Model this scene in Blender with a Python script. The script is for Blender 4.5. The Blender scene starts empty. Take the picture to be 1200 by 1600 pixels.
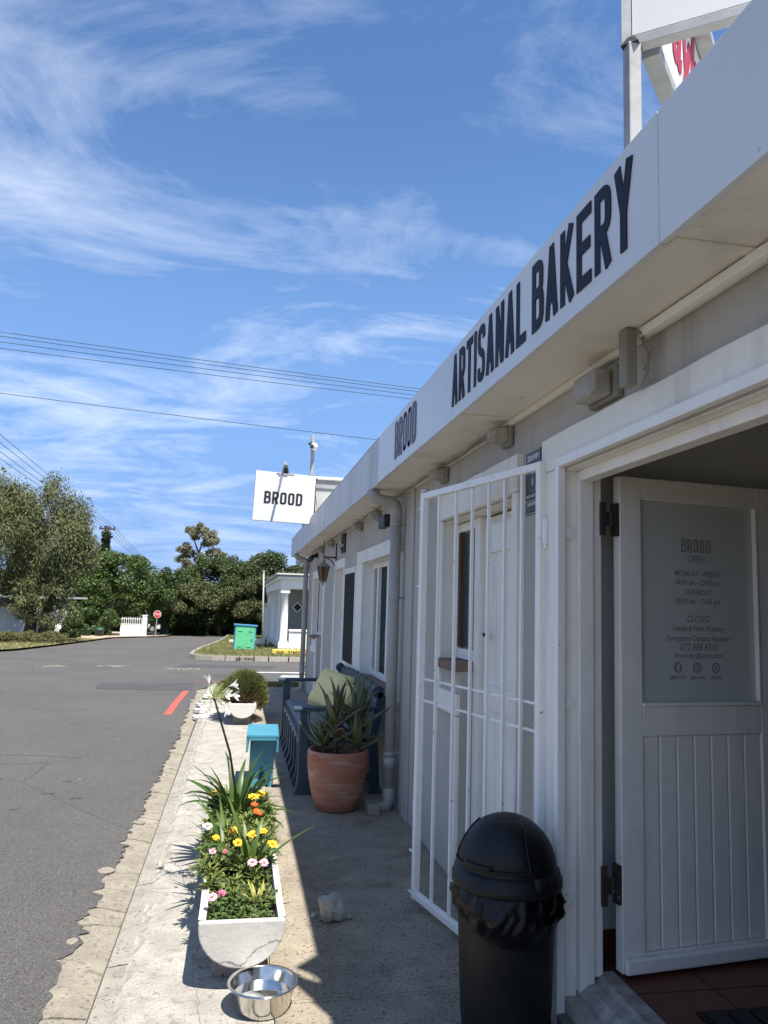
import bpy, math, random
import numpy as np
from mathutils import Vector, Matrix
SC = bpy.context.scene
C = SC.collection
rnd = random.Random(7)
def S(r, g, b):
    f = lambda c: (c/255/12.92) if c <= 10 else ((c/255+.055)/1.055)**2.4
    return (f(r), f(g), f(b), 1)
# ------------------------------------------------------------------ camera
F_PX = 1200.0
yaw, pit, rol = math.radians(10.42935), math.radians(6.94804), math.radians(1.7338)
cf = Vector((math.sin(yaw)*math.cos(pit), math.cos(yaw)*math.cos(pit), math.sin(pit)))
cr0 = Vector((math.cos(yaw), -math.sin(yaw), 0)); cu0 = cr0.cross(cf)
cr = cr0*math.cos(rol)+cu0*math.sin(rol); cu = -cr0*math.sin(rol)+cu0*math.cos(rol)
cam = bpy.data.cameras.new('camera'); camo = bpy.data.objects.new('camera', cam); C.objects.link(camo)
m = Matrix((cr, cu, -cf)).transposed().to_4x4(); m.translation = (0, 0, 1.5); camo.matrix_world = m
cam.sensor_fit = 'VERTICAL'; cam.sensor_height = 32; cam.lens = 32*F_PX/1600; cam.clip_start = .05; cam.clip_end = 3000
SC.camera = camo
# ------------------------------------------------------------------ light
SUN = Vector((.20, -.43, 1)).normalized()
SUN_STRENGTH, SKY_STRENGTH, EXPO = 4.5, 0.135, 1.10
sl = bpy.data.lights.new('sun', 'SUN'); sl.energy = SUN_STRENGTH; sl.angle = math.radians(.53); sl.color = (1, .95, .87)
so = bpy.data.objects.new('sun', sl); C.objects.link(so); so.rotation_euler = SUN.to_track_quat('Z', 'Y').to_euler(); so.location = (3, -4, 14)
W = bpy.data.worlds.new('World'); SC.world = W; W.use_nodes = True
nt = W.node_tree; nt.nodes.clear()
def N(nt, t, **k):
    n = nt.nodes.new(t)
    for a, v in k.items():
        if a.startswith('i_'):
            n.inputs[a[2:].replace('_', ' ')].default_value = v
        else: setattr(n, a, v)
    return n
def math_(nt, op, a, b=None, clamp=False):
    n = nt.nodes.new('ShaderNodeMath'); n.operation = op; n.use_clamp = clamp
    for i, v in enumerate((a, b)):
        if v is None: continue
        if isinstance(v, (int, float)): n.inputs[i].default_value = v
        else: nt.links.new(v, n.inputs[i])
    return n.outputs[0]
L = nt.links.new
sky = N(nt, 'ShaderNodeTexSky', sky_type='NISHITA', sun_disc=False, sun_elevation=math.asin(SUN.z), sun_rotation=math.atan2(SUN.x, SUN.y), altitude=0, air_density=1.0, dust_density=0.0, ozone_density=1.5)
tc = N(nt, 'ShaderNodeTexCoord'); sp = N(nt, 'ShaderNodeSeparateXYZ'); L(tc.outputs['Generated'], sp.inputs[0])
# project the view direction on a flat cloud layer
zc = math_(nt, 'ADD', math_(nt, 'MAXIMUM', sp.outputs[2], 0.0), .19)
cb = N(nt, 'ShaderNodeCombineXYZ'); L(math_(nt, 'DIVIDE', sp.outputs[0], zc), cb.inputs[0]); L(math_(nt, 'DIVIDE', sp.outputs[1], zc), cb.inputs[1])
mp = N(nt, 'ShaderNodeMapping'); mp.inputs['Rotation'].default_value = (0, 0, math.radians(28)); mp.inputs['Scale'].default_value = (1.1, 1.75, 1); mp.inputs['Location'].default_value = (7.3, 3.3, 0)
L(cb.outputs[0], mp.inputs[0])
n1 = N(nt, 'ShaderNodeTexNoise'); n1.inputs['Scale'].default_value = 1.25; n1.inputs['Detail'].default_value = 12; n1.inputs['Roughness'].default_value = .66; n1.inputs['Distortion'].default_value = 1.0; L(mp.outputs[0], n1.inputs[0])
n2 = N(nt, 'ShaderNodeTexNoise'); n2.inputs['Scale'].default_value = .42; n2.inputs['Detail'].default_value = 3; L(mp.outputs[0], n2.inputs[0])
mp2 = N(nt, 'ShaderNodeMapping'); mp2.inputs['Rotation'].default_value = (0, 0, math.radians(-52)); mp2.inputs['Scale'].default_value = (2.6, 9, 1); L(cb.outputs[0], mp2.inputs[0])
n3 = N(nt, 'ShaderNodeTexNoise'); n3.inputs['Scale'].default_value = 1.0; n3.inputs['Detail'].default_value = 6; n3.inputs['Distortion'].default_value = .8; L(mp2.outputs[0], n3.inputs[0])
v = math_(nt, 'ADD', math_(nt, 'MULTIPLY', n1.outputs[0], .62), math_(nt, 'MULTIPLY', n2.outputs[0], .50))
v = math_(nt, 'ADD', v, math_(nt, 'MULTIPLY', n3.outputs[0], .15))
mr = N(nt, 'ShaderNodeMapRange'); mr.inputs[1].default_value = .59; mr.inputs[2].default_value = .88; mr.inputs[3].default_value = 0; mr.inputs[4].default_value = .80; L(v, mr.inputs[0])
# fewer, fainter streaks towards the zenith
fade = N(nt, 'ShaderNodeMapRange'); fade.inputs[1].default_value = .75; fade.inputs[2].default_value = .12; fade.inputs[3].default_value = .42; fade.inputs[4].default_value = 1; L(sp.outputs[2], fade.inputs[0])
low = N(nt, 'ShaderNodeMapRange'); low.inputs[1].default_value = .02; low.inputs[2].default_value = .24; low.inputs[3].default_value = .40; low.inputs[4].default_value = 1; L(sp.outputs[2], low.inputs[0])
cf_ = math_(nt, 'MULTIPLY', math_(nt, 'MULTIPLY', mr.outputs[0], low.outputs[0]), fade.outputs[0], True)
hz = N(nt, 'ShaderNodeMapRange'); hz.inputs[1].default_value = .04; hz.inputs[2].default_value = .60; hz.inputs[3].default_value = 1; hz.inputs[4].default_value = 0; hz.interpolation_type = 'SMOOTHSTEP'; L(sp.outputs[2], hz.inputs[0])
hb_ = N(nt, 'ShaderNodeMix', data_type='RGBA'); hb_.inputs['B'].default_value = (1.75, 2.75, 4.7, 1); L(math_(nt, 'MULTIPLY', hz.outputs[0], .92), hb_.inputs['Factor']); L(sky.outputs[0], hb_.inputs['A'])
hsv = N(nt, 'ShaderNodeHueSaturation'); hsv.inputs['Saturation'].default_value = 1.16; hsv.inputs['Value'].default_value = .69
ml = N(nt, 'ShaderNodeMix', data_type='RGBA', blend_type='MULTIPLY'); ml.inputs['Factor'].default_value = 1; ml.inputs['B'].default_value = (.94, .925, .96, 1); L(hb_.outputs['Result'], ml.inputs['A']); L(ml.outputs['Result'], hsv.inputs['Color'])
mx = N(nt, 'ShaderNodeMix', data_type='RGBA'); mx.inputs['B'].default_value = (4.9, 5.1, 5.4, 1); L(cf_, mx.inputs['Factor']); L(hsv.outputs[0], mx.inputs['A'])
bg = N(nt, 'ShaderNodeBackground'); bg.inputs[1].default_value = SKY_STRENGTH; L(mx.outputs['Result'], bg.inputs[0])
wo = N(nt, 'ShaderNodeOutputWorld'); L(bg.outputs[0], wo.inputs[0])
SC.view_settings.view_transform = 'Standard'; SC.view_settings.look = 'None'; SC.view_settings.exposure = EXPO; SC.view_settings.gamma = 1; SC.view_settings.use_curve_mapping = False
# ------------------------------------------------------------------ materials
MATS = {}
def mat(name, a, b=None, scale=8, rough=.6, bump=.0, bscale=60, spec=.5, metal=0, stretch=(1, 1, 1), speck=None, speckscale=120, island=0, trans=0, stain=None, stainscale=1.5, stainamt=.5, coat=0, edge=(.35, .65), bdist=.004, crack=None, streak=None):
    m = bpy.data.materials.new(name); m.use_nodes = True; t = m.node_tree; t.nodes.clear(); L = t.links.new
    tc = N(t, 'ShaderNodeTexCoord'); g = N(t, 'ShaderNodeNewGeometry')
    mp = N(t, 'ShaderNodeMapping'); mp.inputs['Scale'].default_value = stretch; L(g.outputs['Position'], mp.inputs[0])
    b = b or a
    n = N(t, 'ShaderNodeTexNoise'); n.inputs['Scale'].default_value = scale; n.inputs['Detail'].default_value = 7; n.inputs['Roughness'].default_value = .62; L(mp.outputs[0], n.inputs[0])
    r = N(t, 'ShaderNodeMapRange'); r.inputs[1].default_value = edge[0]; r.inputs[2].default_value = edge[1]; L(n.outputs[0], r.inputs[0])
    mx = N(t, 'ShaderNodeMix', data_type='RGBA'); mx.inputs['A'].default_value = a; mx.inputs['B'].default_value = b; L(r.outputs[0], mx.inputs['Factor'])
    col = mx.outputs['Result']
    def blend(fac, c2, col):
        q = N(t, 'ShaderNodeMix', data_type='RGBA'); L(fac, q.inputs['Factor']); L(col, q.inputs['A']); q.inputs['B'].default_value = c2; return q.outputs['Result']
    if stain:
        n5 = N(t, 'ShaderNodeTexNoise'); n5.inputs['Scale'].default_value = stainscale; n5.inputs['Detail'].default_value = 8; n5.inputs['Roughness'].default_value = .7; L(mp.outputs[0], n5.inputs[0])
        r5 = N(t, 'ShaderNodeMapRange'); r5.inputs[1].default_value = .52; r5.inputs[2].default_value = .72; r5.inputs[4].default_value = stainamt; L(n5.outputs[0], r5.inputs[0])
        col = blend(r5.outputs[0], stain, col)
    if streak:
        ms_ = N(t, 'ShaderNodeMapping'); ms_.inputs['Scale'].default_value = (9, 9, .55); L(g.outputs['Position'], ms_.inputs[0])
        n6 = N(t, 'ShaderNodeTexNoise'); n6.inputs['Scale'].default_value = 1; n6.inputs['Detail'].default_value = 6; n6.inputs['Roughness'].default_value = .6; L(ms_.outputs[0], n6.inputs[0])
        n7 = N(t, 'ShaderNodeTexNoise'); n7.inputs['Scale'].default_value = 1.3; n7.inputs['Detail'].default_value = 2; L(g.outputs['Position'], n7.inputs[0])
        r6 = N(t, 'ShaderNodeMapRange'); r6.inputs[1].default_value = .50; r6.inputs[2].default_value = .70; r6.inputs[4].default_value = streak[1]; L(n6.outputs[0], r6.inputs[0])
        r7 = N(t, 'ShaderNodeMapRange'); r7.inputs[1].default_value = .42; r7.inputs[2].default_value = .62; L(n7.outputs[0], r7.inputs[0])
        col = blend(math_(t, 'MULTIPLY', r6.outputs[0], r7.outputs[0]), streak[0], col)
    if speck:
        for (c2, th, sc, amt) in speck:
            n4 = N(t, 'ShaderNodeTexNoise'); n4.inputs['Scale'].default_value = sc; n4.inputs['Detail'].default_value = 2; L(g.outputs['Position'], n4.inputs[0])
            r4 = N(t, 'ShaderNodeMapRange'); r4.inputs[1].default_value = th; r4.inputs[2].default_value = th+.07; r4.inputs[4].default_value = amt; L(n4.outputs[0], r4.inputs[0])
            col = blend(r4.outputs[0], c2, col)
    if crack:
        (c2, sc, wd) = crack
        vo = N(t, 'ShaderNodeTexVoronoi', feature='DISTANCE_TO_EDGE'); vo.inputs['Scale'].default_value = sc
        nz = N(t, 'ShaderNodeTexNoise'); nz.inputs['Scale'].default_value = sc*2.5; nz.inputs['Detail'].default_value = 6; L(g.outputs['Position'], nz.inputs[0])
        ad = N(t, 'ShaderNodeMix', data_type='RGBA', blend_type='LINEAR_LIGHT'); ad.inputs['Factor'].default_value = .12; L(g.outputs['Position'], ad.inputs['A']); L(nz.outputs['Color'], ad.inputs['B']); L(ad.outputs['Result'], vo.inputs['Vector'])
        rr = N(t, 'ShaderNodeMapRange'); rr.inputs[1].default_value = wd; rr.inputs[2].default_value = 0; rr.inputs[3].default_value = 0; rr.inputs[4].default_value = .85; L(vo.outputs[0], rr.inputs[0])
        col = blend(rr.outputs[0], c2, col)
    if island:
        hs = N(t, 'ShaderNodeHueSaturation'); L(col, hs.inputs['Color'])
        vr = N(t, 'ShaderNodeMapRange'); vr.inputs[3].default_value = 1-island; vr.inputs[4].default_value = 1+island; L(g.outputs['Random Per Island'], vr.inputs[0]); L(vr.outputs[0], hs.inputs['Value'])
        hr = N(t, 'ShaderNodeMapRange'); hr.inputs[3].default_value = .5-island*.05; hr.inputs[4].default_value = .5+island*.04
        w = math_(t, 'FRACT', math_(t, 'MULTIPLY', g.outputs['Random Per Island'], 17.3)); L(w, hr.inputs[0]); L(hr.outputs[0], hs.inputs['Hue'])
        col = hs.outputs[0]
    p = N(t, 'ShaderNodeBsdfPrincipled'); L(col, p.inputs['Base Color']); p.inputs['Roughness'].default_value = rough; p.inputs['Metallic'].default_value = metal
    p.inputs['Specular IOR Level'].default_value = spec
    if coat: p.inputs['Coat Weight'].default_value = coat
    if rough < .9 and not metal:
        rv = N(t, 'ShaderNodeMapRange'); rv.inputs[3].default_value = max(0, rough-.12); rv.inputs[4].default_value = min(1, rough+.15); L(n.outputs[0], rv.inputs[0]); L(rv.outputs[0], p.inputs['Roughness'])
    if bump:
        nb = N(t, 'ShaderNodeTexNoise'); nb.inputs['Scale'].default_value = bscale; nb.inputs['Detail'].default_value = 5; nb.inputs['Roughness'].default_value = .65; L(mp.outputs[0], nb.inputs[0])
        bu = N(t, 'ShaderNodeBump'); bu.inputs['Strength'].default_value = bump; bu.inputs['Distance'].default_value = bdist; L(nb.outputs[0], bu.inputs['Height']); L(bu.outputs[0], p.inputs['Normal'])
    out = N(t, 'ShaderNodeOutputMaterial')
    if trans:
        tr = N(t, 'ShaderNodeBsdfTranslucent'); L(col, tr.inputs[0]); ms = N(t, 'ShaderNodeMixShader'); ms.inputs[0].default_value = trans; L(p.outputs[0], ms.inputs[1]); L(tr.outputs[0], ms.inputs[2]); L(ms.outputs[0], out.inputs[0])
    else: L(p.outputs[0], out.inputs[0])
    MATS[name] = m; return m
def glassmat(name, tint, alpha, rough=.02):
    m = bpy.data.materials.new(name); m.use_nodes = True; t = m.node_tree; t.nodes.clear(); L = t.links.new
    gl = N(t, 'ShaderNodeBsdfGlossy'); gl.inputs['Roughness'].default_value = rough; gl.inputs[0].default_value = (.9, .95, 1, 1)
    tr = N(t, 'ShaderNodeBsdfTransparent'); tr.inputs[0].default_value = tint
    di = N(t, 'ShaderNodeBsdfDiffuse'); di.inputs[0].default_value = tint
    m1 = N(t, 'ShaderNodeMixShader'); m1.inputs[0].default_value = alpha; L(tr.outputs[0], m1.inputs[1]); L(di.outputs[0], m1.inputs[2])
    fr = N(t, 'ShaderNodeFresnel'); fr.inputs[0].default_value = 1.5
    m2 = N(t, 'ShaderNodeMixShader'); L(fr.outputs[0], m2.inputs[0]); L(m1.outputs[0], m2.inputs[1]); L(gl.outputs[0], m2.inputs[2])
    o = N(t, 'ShaderNodeOutputMaterial'); L(m2.outputs[0], o.inputs[0]); MATS[name] = m; return m
white = mat('white_paint', (.87, .83, .75, 1), (.82, .78, .70, 1), 5, .5, .25, 25, stain=(.42, .38, .32, 1), stainscale=3, stainamt=.25, bdist=.003, streak=((.45, .41, .34, 1), .35))
whitewall = mat('white_plaster', (.87, .83, .75, 1), (.81, .77, .69, 1), 2, .8, .5, 18, stain=(.45, .42, .36, 1), stainscale=1.2, stainamt=.3, bdist=.006, streak=((.42, .38, .31, 1), .4))
gatewhite = mat('gate_white_metal', (.89, .86, .81, 1), (.84, .81, .76, 1), 12, .35, .15, 60, speck=[((.10, .07, .05, 1), .70, 45, .8)], bdist=.001)
grey = mat('grey_wall_paint', (.47, .435, .38, 1), (.425, .392, .342, 1), 1.6, .8, .45, 40, stain=(.33, .30, .26, 1), stainscale=.9, stainamt=.35, bdist=.002, stretch=(1, 1, .5), streak=((.27, .245, .21, 1), .55))
soffitm = mat('soffit_paint', (.80, .75, .66, 1), (.74, .69, .60, 1), 1.2, .75, .25, 20, stain=(.25, .21, .16, 1), stainscale=1.7, stainamt=.35, bdist=.004, speck=[((.06, .05, .04, 1), .735, 26, .7)])
fasciam = mat('fascia_panel', (.70, .70, .70, 1), (.67, .67, .67, 1), .7, .32, .05, 4, stain=(.5, .48, .45, 1), stainscale=2.5, stainamt=.15, streak=((.50, .48, .45, 1), .28), speck=[((.25, .24, .22, 1), .76, 30, .6)])
fasciab = mat('fascia_board_bare', (.66, .66, .67, 1), (.58, .58, .58, 1), 1.5, .5, .1, 12, stain=(.36, .34, .31, 1), stainscale=3, stainamt=.35, stretch=(1, 1, .3), streak=((.36, .34, .31, 1), .5))
navy = mat('navy_lettering', (.010, .013, .028, 1), (.013, .017, .035, 1), 3, .6, spec=.25)
black = mat('black_letter', (.012, .012, .014, 1), None, 3, .5)
signwhite = mat('sign_white', (.68, .67, .66, 1), (.65, .64, .63, 1), 1.2, .35)
greymetal = mat('painted_grey_steel', (.36, .36, .36, 1), (.27, .27, .27, 1), 8, .5, .3, 40, stain=(.13, .10, .08, 1), stainscale=9, stainamt=.4, bdist=.002)
redm = mat('red_letter', (.33, .018, .045, 1), (.40, .03, .05, 1), 6, .5)
pipe = mat('grey_pipe_paint', (.42, .395, .35, 1), (.37, .35, .31, 1), 3, .5, .15, 30, stain=(.18, .155, .12, 1), stainscale=5, stainamt=.3, bdist=.001)
asphalt = mat('asphalt', (.080, .077, .073, 1), (.098, .094, .089, 1), .35, .95, .8, 130, speck=[((.24, .23, .215, 1), .58, 150, .65), ((.026, .025, .024, 1), .57, 120, .7), ((.17, .16, .15, 1), .66, 48, .35)], stain=(.052, .050, .048, 1), stainscale=.5, stainamt=.6, bdist=.008, spec=.2, crack=((.035, .033, .032, 1), .20, .0012))
asphaltdark = mat('asphalt_patch', (.046, .045, .046, 1), (.062, .061, .060, 1), 1.5, .9, .9, 210, speck=[((.17, .165, .16, 1), .62, 230, .6)], bdist=.005)
conc = mat('light_concrete', (.42, .40, .355, 1), (.31, .29, .25, 1), 5, .95, 1, 55, stain=(.22, .195, .16, 1), stainscale=9, stainamt=.75, speck=[((.12, .10, .08, 1), .64, 80, .8), ((.20, .18, .15, 1), .56, 120, .55), ((.19, .17, .14, 1), .60, 22, .55)], bdist=.012, spec=.2, crack=((.12, .10, .075, 1), .75, .0018))
aggr = mat('worn_aggregate_concrete', (.37, .32, .245, 1), (.27, .232, .182, 1), 4.5, .95, 1, 75, stain=(.13, .11, .085, 1), stainscale=2.6, stainamt=.9, speck=[((.44, .40, .33, 1), .60, 80, .7), ((.05, .043, .035, 1), .59, 60, .65), ((.50, .46, .40, 1), .72, 20, .6)], bdist=.012, spec=.2, crack=((.07, .06, .045, 1), .55, .0016))
gutm = mat('tan_gutter_concrete', (.30, .27, .215, 1), (.235, .21, .17, 1), 7, .95, 1, 45, stain=(.36, .33, .265, 1), stainscale=5, stainamt=.7, speck=[((.10, .085, .06, 1), .61, 60, .75), ((.15, .13, .10, 1), .60, 18, .6)], bdist=.014, crack=((.13, .11, .085, 1), 3.4, .006), spec=.2)
kerbm = mat('kerb_concrete', (.31, .285, .24, 1), (.25, .23, .19, 1), 8, .95, 1, 60, speck=[((.09, .075, .06, 1), .60, 75, .85)], stain=(.17, .15, .12, 1), stainscale=4, stainamt=.5, bdist=.006)
troughm = mat('chipped_white_trough', (.62, .60, .56, 1), (.54, .52, .48, 1), 7, .75, .8, 30, stain=(.30, .26, .20, 1), stainscale=10, stainamt=.6, crack=((.09, .075, .06, 1), 1.15, .0028), bdist=.006, speck=[((.14, .12, .09, 1), .68, 30, .8)])
troughe = mat('shade_darkened_trough_end', (.44, .425, .395, 1), (.39, .375, .345, 1), 4, .8, .8, 30, stain=(.22, .19, .15, 1), stainscale=7, stainamt=.5, crack=((.06, .05, .04, 1), 1.3, .0035), bdist=.005, speck=[((.10, .085, .065, 1), .70, 30, .8)])  # trough white darkened to put end-face shade into colour; stains and cracks are wear
terra = mat('terracotta', (.33, .105, .052, 1), (.42, .19, .12, 1), 2.2, .85, .35, 30, stain=(.56, .38, .31, 1), stainscale=3, stainamt=.85, stretch=(1, 1, 4.5), bdist=.003)
navywood = mat('navy_painted_wood', (.022, .045, .066, 1), (.034, .062, .088, 1), 7, .5, .4, 35, stretch=(1, .3, 2), bdist=.002)
cushm = mat('grey_blue_cushion', (.20, .21, .235, 1), (.17, .18, .205, 1), 6, .95, .5, 300, bdist=.001)
yellowf = mat('pale_yellow_fabric', (.90, .74, .33, 1), (.82, .67, .30, 1), 5, .95, .5, 200, bdist=.002)
teal = mat('turquoise_paint', (.060, .25, .33, 1), (.045, .20, .27, 1), 5, .5, .25, 40, stain=(.02, .17, .26, 1), stainscale=6, stainamt=.35, bdist=.002)
blackp = mat('black_plastic', (.005, .005, .0052, 1), (.008, .008, .008, 1), 4, .46, .10, 160, bdist=.001, spec=.35, stain=(.035, .032, .028, 1), stainscale=7, stainamt=.35, speck=[((.09, .085, .075, 1), .74, 45, .5)])
bagm = mat('black_bin_liner', (.003, .003, .003, 1), None, 4, .30, .9, 22, spec=.3, bdist=.004)
steel = mat('polished_steel', (.72, .70, .67, 1), (.62, .60, .57, 1), 9, .13, .18, 22, metal=1, stretch=(1, 1, .25), bdist=.004)
iron = mat('dark_rusty_iron', (.025, .020, .018, 1), (.055, .040, .032, 1), 40, .7, .7, 90, speck=[((.45, .44, .42, 1), .66, 60, .7)], bdist=.003)
darkm = mat('black_metal', (.012, .012, .013, 1), (.02, .02, .02, 1), 9, .5)
timber = mat('brown_timber', (.12, .052, .025, 1), (.08, .035, .018, 1), 14, .7, .4, 60, stretch=(1, 1, .15), bdist=.002)
brickm = mat('brown_sill_brick', (.20, .115, .075, 1), (.27, .185, .135, 1), 12, .9, .7, 60, stain=(.12, .09, .07, 1), stainscale=6, stainamt=.5, bdist=.004)
tilem = mat('red_floor_tile', (.13, .035, .018, 1), (.10, .028, .015, 1), 4, .4, .15, 12, bdist=.002)
grout = mat('floor_grout', (.055, .032, .024, 1), None, 4, .9)
matm = mat('door_mat', (.035, .026, .020, 1), (.012, .012, .012, 1), 14, .95, .9, 130, speck=[((.15, .13, .11, 1), .68, 80, .5)], bdist=.006)
roomw = mat('interior_wall_paint', (.68, .66, .62, 1), (.64, .62, .58, 1), 2, .85)
stonem = mat('limestone', (.55, .51, .45, 1), (.38, .35, .30, 1), 14, .95, 1, 45, stain=(.16, .14, .11, 1), stainscale=16, stainamt=.6, bdist=.012)
chipm = mat('white_broken_stone', (.60, .58, .54, 1), (.42, .40, .36, 1), 12, .9, .7, 40, bdist=.005)
soil = mat('potting_soil', (.055, .038, .026, 1), (.03, .022, .016, 1), 30, .98, 1, 70, bdist=.015)
grassbase = mat('verge_ground', (.17, .15, .065, 1), (.10, .115, .04, 1), 1.6, .98, .9, 60, stain=(.33, .26, .13, 1), stainscale=1.1, stainamt=.75, bdist=.02)
grassm = mat('grass_blades', (.13, .155, .045, 1), (.27, .24, .095, 1), .9, .9, island=.35, trans=.2)
earth = mat('dry_ground', (.20, .17, .11, 1), (.13, .12, .07, 1), .4, .98, .6, 20, bdist=.02)
redline = mat('worn_red_road_paint', (.42, .085, .06, 1), (.30, .07, .055, 1), 8, .9, .7, 180, speck=[((.10, .09, .09, 1), .60, 60, .8)], bdist=.003)
whiteline = mat('worn_white_road_paint', (.62, .61, .58, 1), (.40, .39, .37, 1), 3, .9, .6, 150, speck=[((.11, .105, .10, 1), .60, 8, .7)], bdist=.003)
greenbox = mat('mint_green_cabinet', (.115, .50, .24, 1), (.10, .43, .21, 1), 3, .55, .2, 10, stain=(.05, .20, .10, 1), stainscale=5, stainamt=.4)
bluebox = mat('blue_cabinet_edge', (.06, .24, .42, 1), (.05, .19, .33, 1), 4, .6)
yellowk = mat('yellow_kerb_paint', (.72, .55, .10, 1), (.60, .45, .09, 1), 5, .8, speck=[((.25, .20, .1, 1), .66, 25, .5)])
farwhite = mat('far_white_wall', (.80, .80, .78, 1), (.72, .72, .70, 1), .8, .85, .3, 5, stain=(.5, .48, .42, 1), stainscale=1.1, stainamt=.25)
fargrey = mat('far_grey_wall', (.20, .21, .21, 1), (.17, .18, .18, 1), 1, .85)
roofm = mat('pale_sheet_roof', (.62, .62, .60, 1), (.5, .5, .49, 1), 2, .6)
flash = mat('grey_cement_block', (.46, .47, .44, 1), (.38, .39, .36, 1), 3, .9, .5, 14, stain=(.25, .25, .2, 1), stainscale=3, stainamt=.4, bdist=.01)
bark = mat('bark', (.055, .042, .032, 1), (.10, .08, .062, 1), 9, .95, 1, 14, stretch=(1, 1, .3), bdist=.04)
barkpale = mat('pale_bark', (.24, .20, .16, 1), (.13, .105, .085, 1), 5, .95, .9, 10, stretch=(1, 1, .3), bdist=.03)
leafA = mat('pepper_tree_leaf', (.105, .125, .042, 1), (.145, .155, .064, 1), .8, .7, island=.40, trans=.25)
leafB = mat('glossy_hedge_leaf', (.054, .094, .018, 1), (.080, .125, .025, 1), .5, .55, island=.45, trans=.2)
leafC = mat('dark_milkwood_leaf', (.042, .072, .016, 1), (.068, .095, .024, 1), .35, .6, island=.45, trans=.18)
leafD = mat('gum_leaf', (.24, .235, .15, 1), (.17, .17, .10, 1), .7, .7, island=.4, trans=.2)
leafE = mat('dark_ivy_leaf', (.028, .055, .014, 1), (.045, .075, .02, 1), 2, .5, island=.4, trans=.15)
leafS = mat('dry_shrub_leaf', (.17, .165, .062, 1), (.115, .125, .045, 1), 1, .85, island=.4, trans=.2)
strap = mat('agapanthus_leaf', (.030, .068, .010, 1), (.050, .100, .014, 1), 5, .38, .1, 20, trans=.22, stretch=(1, 1, .3))
strapl = mat('pale_strap_leaf', (.078, .130, .020, 1), (.055, .10, .016, 1), 6, .45, trans=.25)
gazl = mat('gazania_foliage', (.20, .245, .055, 1), (.095, .14, .030, 1), 9, .7, island=.45, trans=.22)
heath = mat('fine_heath_foliage', (.15, .165, .045, 1), (.085, .105, .026, 1), 12, .75, island=.45, trans=.15)
heathr = mat('brown_heath_stems', (.13, .065, .035, 1), (.09, .05, .03, 1), 12, .85, island=.4)
petaly = mat('yellow_petal', (.85, .46, .015, 1), (.85, .55, .03, 1), 40, .6, trans=.2, island=.12)
petalo = mat('orange_petal', (.80, .12, .012, 1), (.75, .18, .02, 1), 40, .6, trans=.2, island=.12)
petalp = mat('pink_white_petal', (.78, .64, .66, 1), (.60, .20, .32, 1), 90, .6, trans=.2, island=.2)
petald = mat('magenta_petal', (.45, .03, .11, 1), (.65, .25, .36, 1), 90, .6, trans=.2, island=.2)
petalw = mat('white_petal', (.86, .86, .83, 1), None, 20, .6, trans=.2)
eyem = mat('flower_eye', (.22, .10, .015, 1), None, 20, .8)
aloeg = mat('aloe_leaf_green', (.075, .105, .032, 1), (.12, .13, .05, 1), 9, .42, .1, 30, speck=[((.22, .22, .14, 1), .68, 60, .4)])
aloer = mat('aloe_leaf_reddish', (.155, .078, .045, 1), (.11, .085, .042, 1), 9, .42, speck=[((.25, .2, .14, 1), .68, 60, .4)])
stemg = mat('green_stem', (.07, .085, .03, 1), (.045, .05, .02, 1), 12, .6)
stemp = mat('pale_green_stalk', (.36, .42, .14, 1), (.45, .46, .22, 1), 12, .6, trans=.2)
lampg = mat('dirty_lamp_prism', (.42, .38, .31, 1), (.30, .265, .21, 1), 22, .28, .8, 70, stain=(.11, .085, .06, 1), stainscale=12, stainamt=.6, bdist=.004)
boxtan = mat('tan_box_paint', (.27, .25, .20, 1), (.22, .20, .165, 1), 6, .7, .3, 30, bdist=.002)
amber = mat('amber_lantern_glass', (.16, .055, .02, 1), (.10, .035, .015, 1), 15, .25)
frosted = mat('frosted_film_glass', (.56, .57, .52, 1), (.53, .54, .49, 1), 2, .38, .02, 6, spec=.5)
frostt = mat('etched_grey_text', (.27, .275, .255, 1), None, 2, .5)
screenm = mat('black_board', (.014, .014, .015, 1), (.022, .022, .023, 1), 3, .7, spec=.15)
curtain = mat('beige_curtain', (.30, .27, .20, 1), (.16, .15, .12, 1), 16, .9, stretch=(1, 1, .08))
binGreen = mat('dark_green_bin', (.012, .055, .032, 1), None, 4, .5)
tyrem = mat('tyre_rubber', (.02, .02, .02, 1), None, 4, .9)
darkglass = mat('dark_car_glass', (.02, .022, .025, 1), None, 4, .1)
stopred = mat('stop_red', (.62, .03, .03, 1), None, 4, .5)
wood = mat('old_pole_wood', (.055, .042, .035, 1), (.09, .07, .055, 1), 3, .9, .6, 20, stretch=(1, 1, .1))
glass = glassmat('window_glass', (.55, .62, .62, 1), .12)
water = glassmat('water', (.85, .9, .9, 1), .02)
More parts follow.
